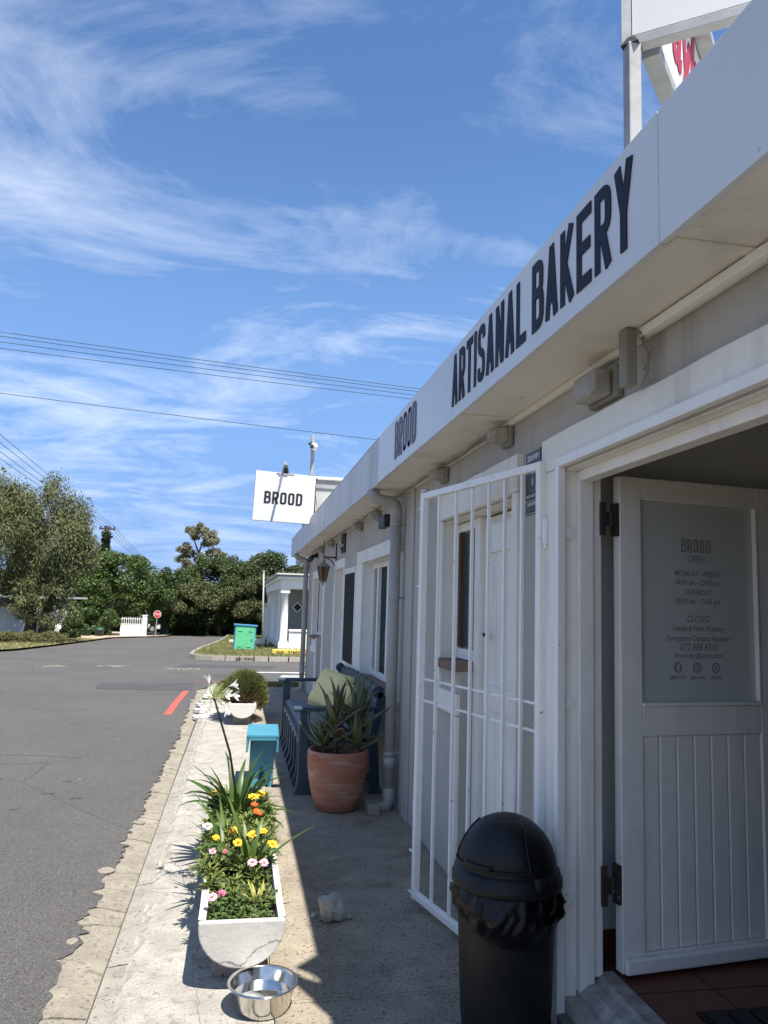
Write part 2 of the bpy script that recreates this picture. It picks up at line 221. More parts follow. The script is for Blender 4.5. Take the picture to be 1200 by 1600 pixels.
# ------------------------------------------------------------------ mesh helpers
def gz(y): return -.022*max(0., y-12.)
def tag(o, label=None, cat=None, group=None, kind=None):
    if label: o['label'] = label
    if cat: o['category'] = cat
    if group: o['group'] = group
    if kind: o['kind'] = kind
    return o
def thing(name, label, cat, loc=(0, 0, 0), rz=0, group=None, kind=None):
    o = bpy.data.objects.new(name, None); C.objects.link(o); o.location = loc; o.rotation_euler = (0, 0, rz); o.empty_display_size = .1
    return tag(o, label, cat, group, kind)
class M:
    def __init__(s): s.v = []; s.f = []
    def add(s, vs, fs):
        k = len(s.v); s.v += [tuple(p) for p in vs]; s.f += [tuple(i+k for i in f) for f in fs]; return s
    def bx(s, x0, x1, y0, y1, z0, z1):
        return s.add([(x0, y0, z0), (x1, y0, z0), (x1, y1, z0), (x0, y1, z0), (x0, y0, z1), (x1, y0, z1), (x1, y1, z1), (x0, y1, z1)],
                     [(0, 3, 2, 1), (4, 5, 6, 7), (0, 1, 5, 4), (1, 2, 6, 5), (2, 3, 7, 6), (3, 0, 4, 7)])
    def obx(s, o, ax, ay, az):      # box from a corner and three edge vectors
        o, ax, ay, az = Vector(o), Vector(ax), Vector(ay), Vector(az)
        p = [o, o+ax, o+ax+ay, o+ay]; p += [q+az for q in p]
        fl = [(0, 3, 2, 1), (4, 5, 6, 7), (0, 1, 5, 4), (1, 2, 6, 5), (2, 3, 7, 6), (3, 0, 4, 7)]
        if ax.cross(ay).dot(az) < 0: fl = [f[::-1] for f in fl]
        return s.add(p, fl)
    def tube(s, pts, r, n=8, cap=True):
        pts = [Vector(p) for p in pts]; rs = r if isinstance(r, (list, tuple)) else [r]*len(pts); k = len(s.v); up = None
        for i, p in enumerate(pts):
            a = pts[max(0, i-1)]; b = pts[min(len(pts)-1, i+1)]; d = (b-a).normalized()
            if up is None:
                up = Vector((0, 0, 1)) if abs(d.z) < .9 else Vector((1, 0, 0))
            u = d.cross(up).normalized(); w = u.cross(d).normalized(); up = w
            for j in range(n):
                t = 2*math.pi*j/n; s.v.append(tuple(p+(u*math.cos(t)+w*math.sin(t))*rs[i]))
        for i in range(len(pts)-1):
            for j in range(n):
                a = k+i*n+j; b = k+i*n+(j+1) % n; s.f.append((a, b, b+n, a+n))
        if cap:
            s.f.append(tuple(k+j for j in range(n))[::-1]); s.f.append(tuple(k+(len(pts)-1)*n+j for j in range(n)))
        return s
    def lathe(s, prof, c=(0, 0, 0), n=32, wob=None):
        k = len(s.v)
        for (r, z) in prof:
            for j in range(n):
                t = 2*math.pi*j/n; rr = r if not wob else wob(r, z, t)
                s.v.append((c[0]+rr*math.cos(t), c[1]+rr*math.sin(t), c[2]+z))
        for i in range(len(prof)-1):
            for j in range(n):
                a = k+i*n+j; b = k+i*n+(j+1) % n; s.f.append((a, b, b+n, a+n))
        return s
    def prism(s, poly, fn, t0, t1):  # poly 2d, fn(u,v,t)->3d
        n = len(poly); k = len(s.v)
        s.v += [tuple(fn(u, v, t0)) for u, v in poly]+[tuple(fn(u, v, t1)) for u, v in poly]
        s.f.append(tuple(k+i for i in range(n))[::-1]); s.f.append(tuple(k+n+i for i in range(n)))
        for i in range(n):
            j = (i+1) % n; s.f.append((k+i, k+j, k+n+j, k+n+i))
        return s
    def build(s, name, material, parent=None, smooth=False, bevel=0, org=None, fixn=False, auto=None):
        o = None
        if parent is not None and org is None: org = parent.get('_org')
        vs = s.v
        if org is not None: vs = [(x-org[0], y-org[1], z-org[2]) for x, y, z in vs]
        me = bpy.data.meshes.new(name); me.from_pydata(vs, [], s.f); me.validate()
        if fixn:
            import bmesh
            bm = bmesh.new(); bm.from_mesh(me); bmesh.ops.recalc_face_normals(bm, faces=bm.faces); bm.to_mesh(me); bm.free()
        me.materials.append(material)
        if smooth: me.polygons.foreach_set('use_smooth', [True]*len(me.polygons))
        o = bpy.data.objects.new(name, me); C.objects.link(o)
        if parent is not None:
            o.parent = parent
            if org is not None: o['_org'] = list(org)
        if bevel:
            b = o.modifiers.new('b', 'BEVEL'); b.width = bevel; b.segments = 2; b.limit_method = 'ANGLE'; b.angle_limit = .7; b.harden_normals = False
        return o
def wthing(name, label, cat, loc, group=None):   # a thing whose parts are given in world coordinates
    o = thing(name, label, cat, loc, 0, group); o['_org'] = list(loc); return o
def sub(mb, name, material, parent, **k):          # sub-part: same coordinates as its parent part
    return mb.build(name, material, parent, org=k.pop('org', None), **k)
def children(o): return [c for c in bpy.data.objects if c.parent == o]
def copy_tree(o, parent=None):
    c = o.copy(); C.objects.link(c); c.parent = parent
    for ch in children(o): copy_tree(ch, c)
    return c
def np_mesh(name, V, Fq, material, parent=None, smooth=False):   # quads, fast
    me = bpy.data.meshes.new(name); nv, nf = len(V), len(Fq)
    me.vertices.add(nv); me.vertices.foreach_set('co', V.astype(np.float32).ravel())
    k = Fq.shape[1]
    me.loops.add(nf*k); me.loops.foreach_set('vertex_index', Fq.astype(np.int32).ravel())
    me.polygons.add(nf); me.polygons.foreach_set('loop_start', np.arange(0, nf*k, k, dtype=np.int32)); me.polygons.foreach_set('loop_total', np.full(nf, k, dtype=np.int32))
    me.update(calc_edges=True); me.materials.append(material)
    if smooth: me.polygons.foreach_set('use_smooth', [True]*nf)
    o = bpy.data.objects.new(name, me); C.objects.link(o)
    if parent is not None: o.parent = parent
    return o
def struct(mb, name, material, **k):
    o = mb.build(name, material, **k); o['kind'] = 'structure'; return o
def sheet(poly, z, name, material, parent=None, step=None):
    """flat or sloping sheet following gz(y): poly = list of (x,y)"""
    import bmesh
    bm = bmesh.new(); f = bm.faces.new([bm.verts.new((x, y, 0)) for x, y in poly])
    for yy in (12.,):
        bmesh.ops.bisect_plane(bm, geom=bm.verts[:]+bm.edges[:]+bm.faces[:], plane_co=(0, yy, 0), plane_no=(0, 1, 0))
    for v in bm.verts: v.co.z = gz(v.co.y)+z
    bmesh.ops.recalc_face_normals(bm, faces=bm.faces)
    me = bpy.data.meshes.new(name); bm.to_mesh(me); bm.free()
    if len(me.polygons) and me.polygons[0].normal.z < 0: me.flip_normals()
    me.materials.append(material); o = bpy.data.objects.new(name, me); C.objects.link(o)
    if parent is not None: o.parent = parent
    else: o['kind'] = 'structure'
    return o
# ------------------------------------------------------------------ lettering (condensed stroke glyphs)
def rpath(pts, r, closed=False):
    out = []; n = len(pts)
    for i, p in enumerate(pts):
        if not closed and i in (0, n-1): out.append(p); continue
        a, b, c = Vector(pts[i-1]), Vector(p), Vector(pts[(i+1) % n]); rr = r[i] if isinstance(r, (list, tuple)) else r
        if rr <= 0: out.append(p); continue
        u = (a-b).normalized(); w = (c-b).normalized(); rr = min(rr, (a-b).length*.5, (c-b).length*.5)
        p0 = b+u*rr; p1 = b+w*rr
        for t in (0, .2, .4, .6, .8, 1):
            q = p0.lerp(b, t).lerp(b.lerp(p1, t), t); out.append((q.x, q.y))
    return out
T_ = .15
def glyph(ch, w=.44):
    h = T_/2; a, b, lo, hi = h, w-h, h, 1-h; r = .17
    G = []
    if ch == 'B': G = [([(a, 0), (a, 1)], 0), (rpath([(a, hi), (b, hi), (b, .53), (a, .53)], r), 0), (rpath([(a, .53), (b+.02, .53), (b+.02, lo), (a, lo)], r), 0)]
    if ch == 'R': G = [([(a, 0), (a, 1)], 0), (rpath([(a, hi), (b, hi), (b, .47), (a, .47)], r), 0), ([(a+.14, .47), (b+.01, 0)], 0)]
    if ch == 'O': G = [(rpath([(a, lo), (b, lo), (b, hi), (a, hi)], r+.02, True), 1)]
    if ch == 'D': G = [([(a, 0), (a, 1)], 0), (rpath([(a, hi), (b, hi), (b, lo), (a, lo)], r), 0)]
    if ch == 'A': G = [([(h*.9, 0), (w/2, 1)], 0), ([(w/2, 1), (w-h*.9, 0)], 0), ([(w*.27, .27), (w*.73, .27)], 0)]
    if ch == 'T': G = [([(0, hi), (w, hi)], 0), ([(w/2, 0), (w/2, hi)], 0)]
    if ch == 'I': G = [([(h, 0), (h, 1)], 0)]
    if ch == 'S': G = [(rpath([(a, .26), (a, lo), (b, lo), (b, .45), (a, .57), (a, hi), (b, hi), (b, .74)], .13), 0)]
    if ch == 'N': G = [([(a, 0), (a, 1)], 0), ([(b, 0), (b, 1)], 0), ([(a, .97), (b, .03)], 0)]
    if ch == 'L': G = [([(a, 0), (a, 1)], 0), ([(a, lo), (w, lo)], 0)]
    if ch == 'K': G = [([(a, 0), (a, 1)], 0), ([(a, .36), (b, 1)], 0), ([(a+.07, .53), (b+.02, 0)], 0)]
    if ch == 'E': G = [([(a, 0), (a, 1)], 0), ([(a, hi), (w, hi)], 0), ([(a, .51), (w*.93, .51)], 0), ([(a, lo), (w, lo)], 0)]
    if ch == 'Y': G = [([(h*.9, 1), (w/2, .42)], 0), ([(w-h*.9, 1), (w/2, .42)], 0), ([(w/2, 0), (w/2, .46)], 0)]
    return G, (T_ if ch == 'I' else w)
def ribbon(mb, pts, closed, t, fn, d0, d1):
    n = len(pts); P = [Vector(p) for p in pts]; Lf = []; Rt = []
    for i in range(n):
        if closed: a, b = P[i-1], P[(i+1) % n]
        else: a, b = P[max(0, i-1)], P[min(n-1, i+1)]
        d1_ = (P[i]-a); d2_ = (b-P[i])
        if d1_.length < 1e-9: d1_ = d2_
        if d2_.length < 1e-9: d2_ = d1_
        d1_.normalize(); d2_.normalize(); tt = (d1_+d2_).normalized(); nn = Vector((-tt.y, tt.x)); k = 1/max(.5, abs(nn.dot(Vector((-d1_.y, d1_.x)))))
        Lf.append(P[i]+nn*t/2*k); Rt.append(P[i]-nn*t/2*k)
    m = n if closed else n-1
    k = len(mb.v)
    for q in range(n):
        for e, dd in ((Lf, d0), (Rt, d0), (Lf, d1), (Rt, d1)): mb.v.append(tuple(fn(e[q].x, e[q].y, dd)))
    for i in range(m):
        j = (i+1) % n; A = k+4*i; B = k+4*j
        mb.f += [(A+2, A+3, B+3, B+2), (A, A+2, B+2, B), (A+3, A+1, B+1, B+3)]
    if not closed: mb.f += [(k, k+1, k+3, k+2), (k+4*n-4, k+4*n-2, k+4*n-1, k+4*n-3)]
def word(txt, u0, v0, h, fn, total=None, depth=.003, gap=.10, w=.44, space=.34):
    """list of (char, mesh); fn(u,v,d): u along the text, v up, d out"""
    ws = sum((space if c == ' ' else glyph(c, w)[1]+gap) for c in txt)-gap
    sx = h if total is None else total/ws
    out = []; u = 0
    for c in txt:
        if c == ' ': u += space; continue
        G, gw = glyph(c, w); mb = M()
        for i, (pts, cl) in enumerate(G):
            ribbon(mb, pts, cl, T_, lambda a, b, d, u=u: fn(u0+(u+a)*sx, v0+b*h, d), 0, depth+.0006*i)
        out.append((c, mb)); u += gw+gap
    return out
def text_mesh(txt, size, font_shear=0, bold=0, xs=1, align='CENTER'):
    cu = bpy.data.curves.new('t', 'FONT'); cu.body = txt; cu.size = size; cu.shear = font_shear; cu.align_x = align; cu.offset = bold; cu.extrude = .0006; cu.resolution_u = 2
    o = bpy.data.objects.new('t', cu); C.objects.link(o); dg = bpy.context.evaluated_depsgraph_get()
    me = bpy.data.meshes.new_from_object(o.evaluated_get(dg)); bpy.data.objects.remove(o); bpy.data.curves.remove(cu)
    V = [(v.co.x*xs, v.co.y, v.co.z) for v in me.vertices]; Fs = [tuple(p.vertices) for p in me.polygons]; bpy.data.meshes.remove(me)
    return V, Fs
def text_obj(name, txt, size, fn, material, parent, **k):
    V, Fs = text_mesh(txt, size, **k); mb = M(); mb.add([fn(x, y, z) for x, y, z in V], Fs); return mb.build(name, material, parent)
# ================================================================== GROUND
earth_o = sheet([(-900, -300), (900, -300), (900, 1500), (-900, 1500)], -.16, 'ground', earth)
# jagged asphalt edge along the gutter
edge = []
y = -4.0; r_ = random.Random(3)
base = lambda y: -.600-.03*math.sin(y*.55+.6)-.035*math.exp(-((y-6)/2.5)**2)
while y < 14.2:
    edge.append((base(y)+r_.uniform(-.022, .022)*(1 if r_.random() > .16 else 2.2)+.018*math.sin(y*9+2*math.sin(y*3)), y)); y += r_.uniform(.02, .06)
corner = [(-.56, 14.4), (-.45, 14.9), (-.2, 15.25), (.2, 15.45), (1.0, 15.6), (8, 15.7), (60, 15.9)]
far_kerb = [(60, 24.3), (8, 24.1), (2.2, 24.0), (.98, 23.85), (.1, 23.85), (-.75, 24.05), (-1.22, 24.4), (-1.47, 25.1), (-1.50, 27), (-1.42, 31), (-1.15, 36), (-.9, 42), (-.75, 50), (-.7, 60)]
left_edge = [(-4.3, 64), (-4.4, 52), (-4.7, 49.4), (-5.6, 48.2), (-6.75, 45), (-6.85, 40), (-7.0, 33), (-7.25, 28), (-7.7, 26.3), (-9, 25.7), (-14, 25.3), (-60, 25)]
road_poly = edge+corner+far_kerb+[(-.7, 64)]+left_edge+[(-60, -4)]
road = sheet(road_poly, -.022, 'road', asphalt)
cross = sheet([(-6.2, 64), (-.7, 64), (30, 66), (30, 72), (-40, 72), (-40, 66)], -.026, 'far_road', asphalt)
# darker re-laid asphalt patches
for i, (poly) in enumerate(([(-2.35, 14.15), (-.72, 14.0), (-.74, 15.55), (-2.5, 15.45)], [(-1.5, 20.6), (.9, 20.4), (1.1, 21.6), (-1.3, 21.9)], [(-.6, 17.2), (-.1, 17.2), (-.12, 18.3), (-.62, 18.2)])):
    sheet(poly, -.018, 'asphalt_patch', asphaltdark)
# small dark oil drips and pale crumbs on the road
mb = M(); mw = M(); r_ = random.Random(12)
for i in range(26):
    y = r_.uniform(3, 14)**1.0; x = -1.1-r_.random()*y*.32; s = r_.uniform(.010, .034)
    n = 9; mb.add([(x+s*math.cos(t*2*math.pi/n)*r_.uniform(.7, 1.3)*1.6, y+s*math.sin(t*2*math.pi/n)*r_.uniform(.7, 1.3), -.0195) for t in range(n)], [tuple(range(n))])
for i in range(26):
    y = r_.uniform(2.5, 14); x = -.75-r_.random()*y*.34; s = r_.uniform(.003, .008)
    mw.bx(x-s*1.5, x+s, y-s, y+s, -.022, -.016)
tag(mb.build('oil_spots', mat('oil_stain', (.045, .043, .042, 1), (.065, .063, .060, 1), 20, .9)), kind='stuff')
tag(mw.build('road_crumbs', gutm), kind='stuff')
sheet([(-.905, 10.75), (-.80, 10.75), (-.76, 13.95), (-.86, 13.95)], -.017, 'red_road_marking', redline)
sheet([(-.75, 15.75), (-.15, 15.95), (1.0, 16.05), (1.0, 16.1), (-.2, 16.03), (-.8, 15.82)], -.017, 'faded_red_road_marking', redline)
sheet([(.02, 19.0), (1.0, 19.05), (7, 18.9), (7, 18.6), (.6, 18.75), (.02, 18.8)], -.017, 'white_stop_line', whiteline)
for (x0, x1, y0, y1) in ((.0, .30, 18.0, 18.35), (.05, .22, 17.45, 17.8), (.95, 3.2, 17.35, 17.6), (1.05, 3.2, 16.9, 17.2), (1.15, 3.2, 16.5, 16.75), (1.0, 3.2, 17.75, 17.95)):
    sheet([(x0, y0), (x1, y0-.02), (x1+.04, y1), (x0+.08, y1+.03)], -.0165, 'worn_white_road_letter', whiteline)
for (x, y) in ((-4.4, 20.1), (-1.25, 19.8), (-3.0, 20.4)):
    mb = M()
    for i in range(34):
        a = r_.uniform(0, 6.28); q = r_.uniform(0, 1)**.5; s = r_.uniform(.01, .035); px, py = x+math.cos(a)*q*.42, y+math.sin(a)*q*.35; mb.bx(px-s, px+s, py-s, py+s, gz(py)-.024, gz(py)-.014)
    tag(mb.build('loose_asphalt_rubble', aggr), kind='stuff')
# gutter: individual broken concrete slabs
gut = thing('gutter', None, None, (0, 0, 0)); gut['kind'] = 'structure'
def gl_(y): return -.468+.035*(max(0, y-6)/8)**1.2
y = -3.0; r_ = random.Random(5); mesh_list = []
cuts = [y]
while y < 14.6: y += r_.uniform(.16, .62); cuts.append(y)
skew = [r_.uniform(-.05, .05) for _ in cuts]
for i in range(len(cuts)-1):
    y0, y1 = cuts[i]+.004, cuts[i+1]-.004; a0, a1 = skew[i], skew[i+1]
    xs = [gl_(y0)-.004, -.53, -.585, -.66, -.80]
    z = [-.052, -.040, -.031, -.027, -.030]
    d = r_.uniform(-.003, .003); n = len(xs)
    v = [(x, y0+a0*(k/4)+r_.uniform(-.006, .006)*(k > 0), z[k]+d+gz(y0)) for k, x in enumerate(xs)]+[(x, y1+a1*(k/4)+r_.uniform(-.006, .006)*(k > 0), z[k]+d+gz(y1)) for k, x in enumerate(xs)]
    v += [(p[0], p[1], p[2]-.08) for p in v]
    f = [(k+1, k, k+n, k+n+1) for k in range(n-1)]
    f += [(k, k+1, 2*n+k+1, 2*n+k) for k in range(n-1)]+[(n+k+1, n+k, 3*n+k, 3*n+k+1) for k in range(n-1)]+[(n, 0, 2*n, 3*n)]
    mb = M(); mb.add(v, f); mb.build('gutter_slab', gutm, gut)
# flat broken lumps lying over the asphalt edge
for i in range(4):
    y = 2.9+i*.93+r_.uniform(-.1, .1); x = base(y)+r_.uniform(-.028, .03); s = r_.uniform(.03, .06); n = 8; mb = M()
    pl = [(x+s*1.0*math.cos(t*6.283/n)*r_.uniform(.7, 1.15), y+s*1.1*math.sin(t*6.283/n)*r_.uniform(.7, 1.2)) for t in range(n)]
    mb.prism(pl, lambda u, v, t: (u, v, t), -.03, -.0205+r_.uniform(0, .001)); mb.build('broken_concrete_lump', gutm, gut, bevel=.0015)
# kerb stones (almost flush with the pavement)
kerb = thing('kerb', None, None, (0, 0, 0)); kerb['kind'] = 'structure'
y = -3.0
while y < 14.6:
    ln = .93; y1 = min(y+ln, 14.7); mb = M(); n = 16; top = []; botl = []
    for k in range(n+1):
        t = y+(y1-y-.008)*k/n; xr = gl_(t)+.118+r_.uniform(-.022, .022); z = gz(t)
        top.append((gl_(t)+.004, t, z-.050)); top.append((gl_(t)+.014, t, z-.012)); top.append((xr, t, z+.0025))
    for k in range(n):
        a = 3*k; mb.add([top[a], top[a+1], top[a+2], top[a+3], top[a+4], top[a+5]], [(0, 1, 4, 3), (1, 2, 5, 4)])
        a = len(mb.v)
    mb.build('kerb_stone', kerbm, kerb); y = y1
# pavement: light strip, then worn aggregate up to the wall; slabs with recessed joints
pave = thing('pavement', None, None, (0, 0, 0)); pave['kind'] = 'structure'
def slab(x0, x1, y0, y1, z, m, right=False):
    mb = M(); g_ = .002
    nx = 2; ny = max(2, int((y1-y0)/.5)); vs = []
    for j in range(ny+1):
        yy = y0+g_+(y1-y0-2*g_)*j/ny
        for i in range(nx+1):
            xx = x0+g_+(x1-x0-2*g_)*i/nx; vs.append((xx, yy, z+gz(yy)))
    f = [(j*(nx+1)+i, j*(nx+1)+i+1, (j+1)*(nx+1)+i+1, (j+1)*(nx+1)+i) for j in range(ny) for i in range(nx)]
    k = len(vs)
    b = [(x0+g_, y0+g_), (x1-g_, y0+g_), (x1-g_, y1-g_), (x0+g_, y1-g_)]
    vs += [(p, q, z+gz(q)) for p, q in b]+[(p, q, z-.05+gz(q)) for p, q in b]
    f += [(k, k+4, k+5, k+1), (k+1, k+5, k+6, k+2), (k+2, k+6, k+7, k+3), (k+3, k+7, k+4, k)]
    mb.add(vs, f); mb.build('pavement_slab', m, pave)
ys = [-3, .6, 2.97, 4.35, 5.9, 7.3, 8.9, 10.6, 12.2, 13.6, 14.75]
for a, b in zip(ys[:-1], ys[1:]): slab(-.375, .205, a, b, .0, conc)
ys = [-3, -.5, 1.4, 3.1, 4.9, 6.15, 7.9, 9.6, 11.4, 13.0, 14.75]
for a, b in zip(ys[:-1], ys[1:]): slab(.205, 1.26, a, b, .001, aggr)
mb = M()
for (x0, x1, y0, y1, z) in ((-.46, 1.3, -3, 14.7, -.012),): mb.add([(x0, y0, z), (x1, y0, z), (x1, 12, z), (x0, 12, z), (x1, y1, z+gz(y1)), (x0, y1, z+gz(y1))], [(0, 1, 2, 3), (3, 2, 4, 5)])
struct(mb, 'pavement_joint_fill', mat('joint_dirt', (.075, .065, .052, 1), None, 9, .95))
# rounded corner of the pavement past slab end
sheet([(-.45, 12.2), (-.375, 12.2), (-.375, 14.75), (.9, 14.75), (.9, 15.2), (.1, 15.3), (-.25, 15.1), (-.47, 14.6)], -.004, 'pavement_corner', conc)
sheet([(.25, 14.7), (3.5, 14.7), (30, 14.9), (30, 15.65), (3, 15.62), (.95, 15.55), (.4, 15.4)], .008, 'verge_soil', grassbase)
def blades(name, poly, n, h, material, seed, z=0., spread=.05, w=.008, near=None):
    """thousands of short grass blades over a polygon, one object"""
    R = np.random.RandomState(seed); P = np.array(poly); x0, y0 = P.min(0); x1, y1 = P.max(0); pts = []
    X = R.uniform(x0, x1, n*3); Y = R.uniform(y0, y1, n*3); ins = np.zeros(n*3, bool); j = len(P)-1
    for i in range(len(P)):
        c = ((P[i, 1] > Y) != (P[j, 1] > Y)) & (X < (P[j, 0]-P[i, 0])*(Y-P[i, 1])/(P[j, 1]-P[i, 1]+1e-9)+P[i, 0]); ins ^= c; j = i
    X, Y = X[ins][:n], Y[ins][:n]; n = len(X); Z = -.022*np.maximum(0, Y-12)+z
    a = R.uniform(0, 6.28, n); hh = h*R.uniform(.5, 1.3, n); ww = w*R.uniform(.7, 1.4, n); lx, ly = R.normal(0, spread, (2, n))
    B = np.stack([X, Y, Z], 1); s = np.stack([np.cos(a), np.sin(a), 0*a], 1)*ww[:, None]; T = B+np.stack([lx, ly, hh], 1)
    V = np.stack([B-s, B+s, T], 1).reshape(-1, 3); Fc = np.arange(3*n).reshape(-1, 3)
    return tag(np_mesh(name, V, Fc, material), kind='stuff')
blades('verge_grass', [(.35, 14.75), (4, 14.75), (4, 15.6), (.95, 15.5), (.45, 15.3)], 9000, .05, grassm, 1, w=.006, spread=.02)
# far corner verge with kerb
fv = [(2.2, 24.15), (.98, 24.0), (.1, 24.0), (-.72, 24.2), (-1.1, 24.5), (-1.33, 25.1), (-1.36, 27), (-1.28, 31), (-1.0, 36), (-.78, 42), (-.62, 50), (-.6, 60), (6, 60), (6, 24.3)]
sheet(fv, .09, 'corner_verge', grassbase)
blades('corner_verge_grass', fv, 42000, .07, grassm, 2, z=.09, w=.012, spread=.03)
lv = [(-4.4, 62), (-4.5, 52), (-4.8, 49.5), (-5.7, 48.35), (-6.85, 45), (-7.0, 40), (-7.15, 33), (-7.4, 28.3), (-7.85, 26.6), (-9.1, 25.95), (-14, 25.6), (-60, 25.3), (-60, 62)]
sheet(lv, .03, 'left_verge', grassbase)
lvg = [(-7.05, 41), (-7.15, 33), (-7.4, 28.3), (-7.85, 26.6), (-9.1, 25.95), (-14, 25.6), (-20, 25.6), (-20, 41)]
blades('left_verge_grass', lvg, 38000, .07, mat('dry_grass', (.36, .31, .15, 1), (.20, .20, .075, 1), .8, .9, island=.3, trans=.2), 3, z=.03, w=.014, spread=.04)
sheet([(-4.5, 60), (-4.6, 52), (-4.9, 49.6), (-5.8, 48.45), (-6.9, 45), (-7.05, 41.5), (-9, 43.5), (-10, 60)], .042, 'gravel_driveway', mat('pale_gravel', (.42, .34, .25, 1), (.30, .24, .17, 1), 3, .95, .8, 40, bdist=.02))
# kerb stones of the far corner
fk = wthing('corner_kerb', 'pale concrete kerb stones curving round the grass corner across the side street', 'kerb', (0, 24, gz(24)))
pts = [(x, y) for x, y in far_kerb[1:]]
dense = []
for a, b in zip(pts[:-1], pts[1:]):
    d = math.dist(a, b); n = max(1, int(round(d/(.52 if a[1] < 26 else 1.0)))); dense += [(a[0]+(b[0]-a[0])*k/n, a[1]+(b[1]-a[1])*k/n) for k in range(n)]
dense.append(pts[-1])
for a, b in zip(dense[:-1], dense[1:]):
    A, B = Vector((*a, 0)), Vector((*b, 0)); t = (B-A).normalized(); nn = Vector((t.y, -t.x, 0))
    if nn.dot(Vector((1.5, 27, 0))-A) < 0: nn = -nn
    g0 = t*.02; z0, z1 = gz(a[1]), gz(b[1]); w_ = .15
    P = [A+g0, B-g0, B-g0+nn*w_, A+g0+nn*w_]; mb = M()
    zz = [z0, z1, z1, z0]; q = .03
    v = [(p.x, p.y, zz[i]-.03) for i, p in enumerate(P)]+[((p+nn*(q if i < 2 else 0)).x, (p+nn*(q if i < 2 else 0)).y, zz[i]+.115) for i, p in enumerate(P)]
    f = [(0, 3, 2, 1), (4, 5, 6, 7), (0, 1, 5, 4), (1, 2, 6, 5), (2, 3, 7, 6), (3, 0, 4, 7)]
    mb.add(v, f); mb.build('kerb_stone', kerbm, fk, fixn=True)
# black stencilled letters on two kerb stones, yellow street name block
for i, (c, mb) in enumerate(word('BOLTEES', -.02, 0, .085, lambda u, v, d: (.02+u, 23.862-v*.22-d, gz(24)+.0+v), total=.50, depth=.004)): mb.build('kerb_letter', black, fk, fixn=True)
yk = wthing('street_name_block', 'low yellow concrete street-name block with black letters in the grass', 'street sign', (1.7, 26.6, gz(26.6)+.09))
mb = M(); mb.bx(1.20, 2.32, 26.6, 26.8, gz(26.6)+.05, gz(26.6)+.235); mb.build('block', yellowk, yk, bevel=.01)
for c, mb in word('DABC STREET', 1.34, gz(26.6)+.10, .085, lambda u, v, d: (u, 26.598-d, v), total=.88, depth=.004): mb.build('letter', black, yk, fixn=True)
# broken white stones at the pavement corner
mb = M(); r_ = random.Random(8)
for i in range(150):
    y = r_.uniform(10.0, 14.9); x = r_.uniform(-.50, -.05)-.0+(y-10)*.01
    if x > -.18 and y < 11.6: continue
    s = r_.uniform(.02, .07); n = 6; z = gz(y)-.01; a0 = r_.random()*6
    pl = [(x+s*math.cos(a0+t*6.283/n)*r_.uniform(.6, 1.2), y+s*1.5*math.sin(a0+t*6.283/n)*r_.uniform(.6, 1.2)) for t in range(n)]
    mb.prism(pl, lambda u, v, t: (u, v, t), z-.02, z+r_.uniform(.008, .030))
tag(mb.build('broken_white_stones', chipm, bevel=0), kind='stuff')
# ================================================================== BAKERY BUILDING
XW = 1.24
bak = wthing('bakery_building', 'low grey bakery with white fascia lettering along the pavement on the right', 'building', (XW, 2, 0))
# openings: (y0,y1,z0,z1)
OP = [(1.30, 2.83, .10, 2.055), (3.33, 4.22, -.4, 2.02), (4.22, 4.60, 1.15, 2.02), (5.95, 7.74, .80, 1.92), (9.22, 9.97, -.4, 1.94), (11.40, 12.25, -.4, 1.90), (12.25, 12.92, .98, 1.90)]
def wallgrid(mb, y0, y1, z0, z1, ops, x, depth):
    Y = sorted({y0, y1, *[o[0] for o in ops], *[o[1] for o in ops]}); Z = sorted({z0, z1, *[max(z0, o[2]) for o in ops], *[o[3] for o in ops]})
    def op(i, j):
        if not (0 <= i < len(Y)-1 and 0 <= j < len(Z)-1): return None
        cy, cz = (Y[i]+Y[i+1])/2, (Z[j]+Z[j+1])/2
        return any(o[0] < cy < o[1] and o[2] < cz < o[3] for o in ops)
    for i in range(len(Y)-1):
        for j in range(len(Z)-1):
            a, b, c, d = Y[i], Y[i+1], Z[j], Z[j+1]
            if not op(i, j):
                mb.add([(x, a, c), (x, b, c), (x, b, d), (x, a, d)], [(0, 3, 2, 1)]); mb.add([(x+depth, a, c), (x+depth, b, c), (x+depth, b, d), (x+depth, a, d)], [(0, 1, 2, 3)])
                for (ii, jj, p, q) in ((i-1, j, (a, c), (a, d)), (i+1, j, (b, c), (b, d)), (i, j-1, (a, c), (b, c)), (i, j+1, (a, d), (b, d))):
                    if op(ii, jj): mb.add([(x, *p), (x, *q), (x+depth, *q), (x+depth, *p)], [(0, 1, 2, 3)])
mb = M(); wallgrid(mb, -3, 14.1, -.3, 2.42, OP, XW, .15); mb.build('front_wall', grey, bak, fixn=True)
mb = M(); mb.bx(XW+.01, 7, 14.0, 14.1, -.3, 2.42); mb.bx(XW, 7, -3.1, -3.0, -.3, 2.42); mb.bx(7, 7.1, -3.1, 14.1, -.3, 2.42); mb.build('side_wall', grey, bak)
mb = M(); mb.bx(.972, 7.3, -3.2, 15.0, 2.56, 2.66); mb.build('roof', flash, bak)
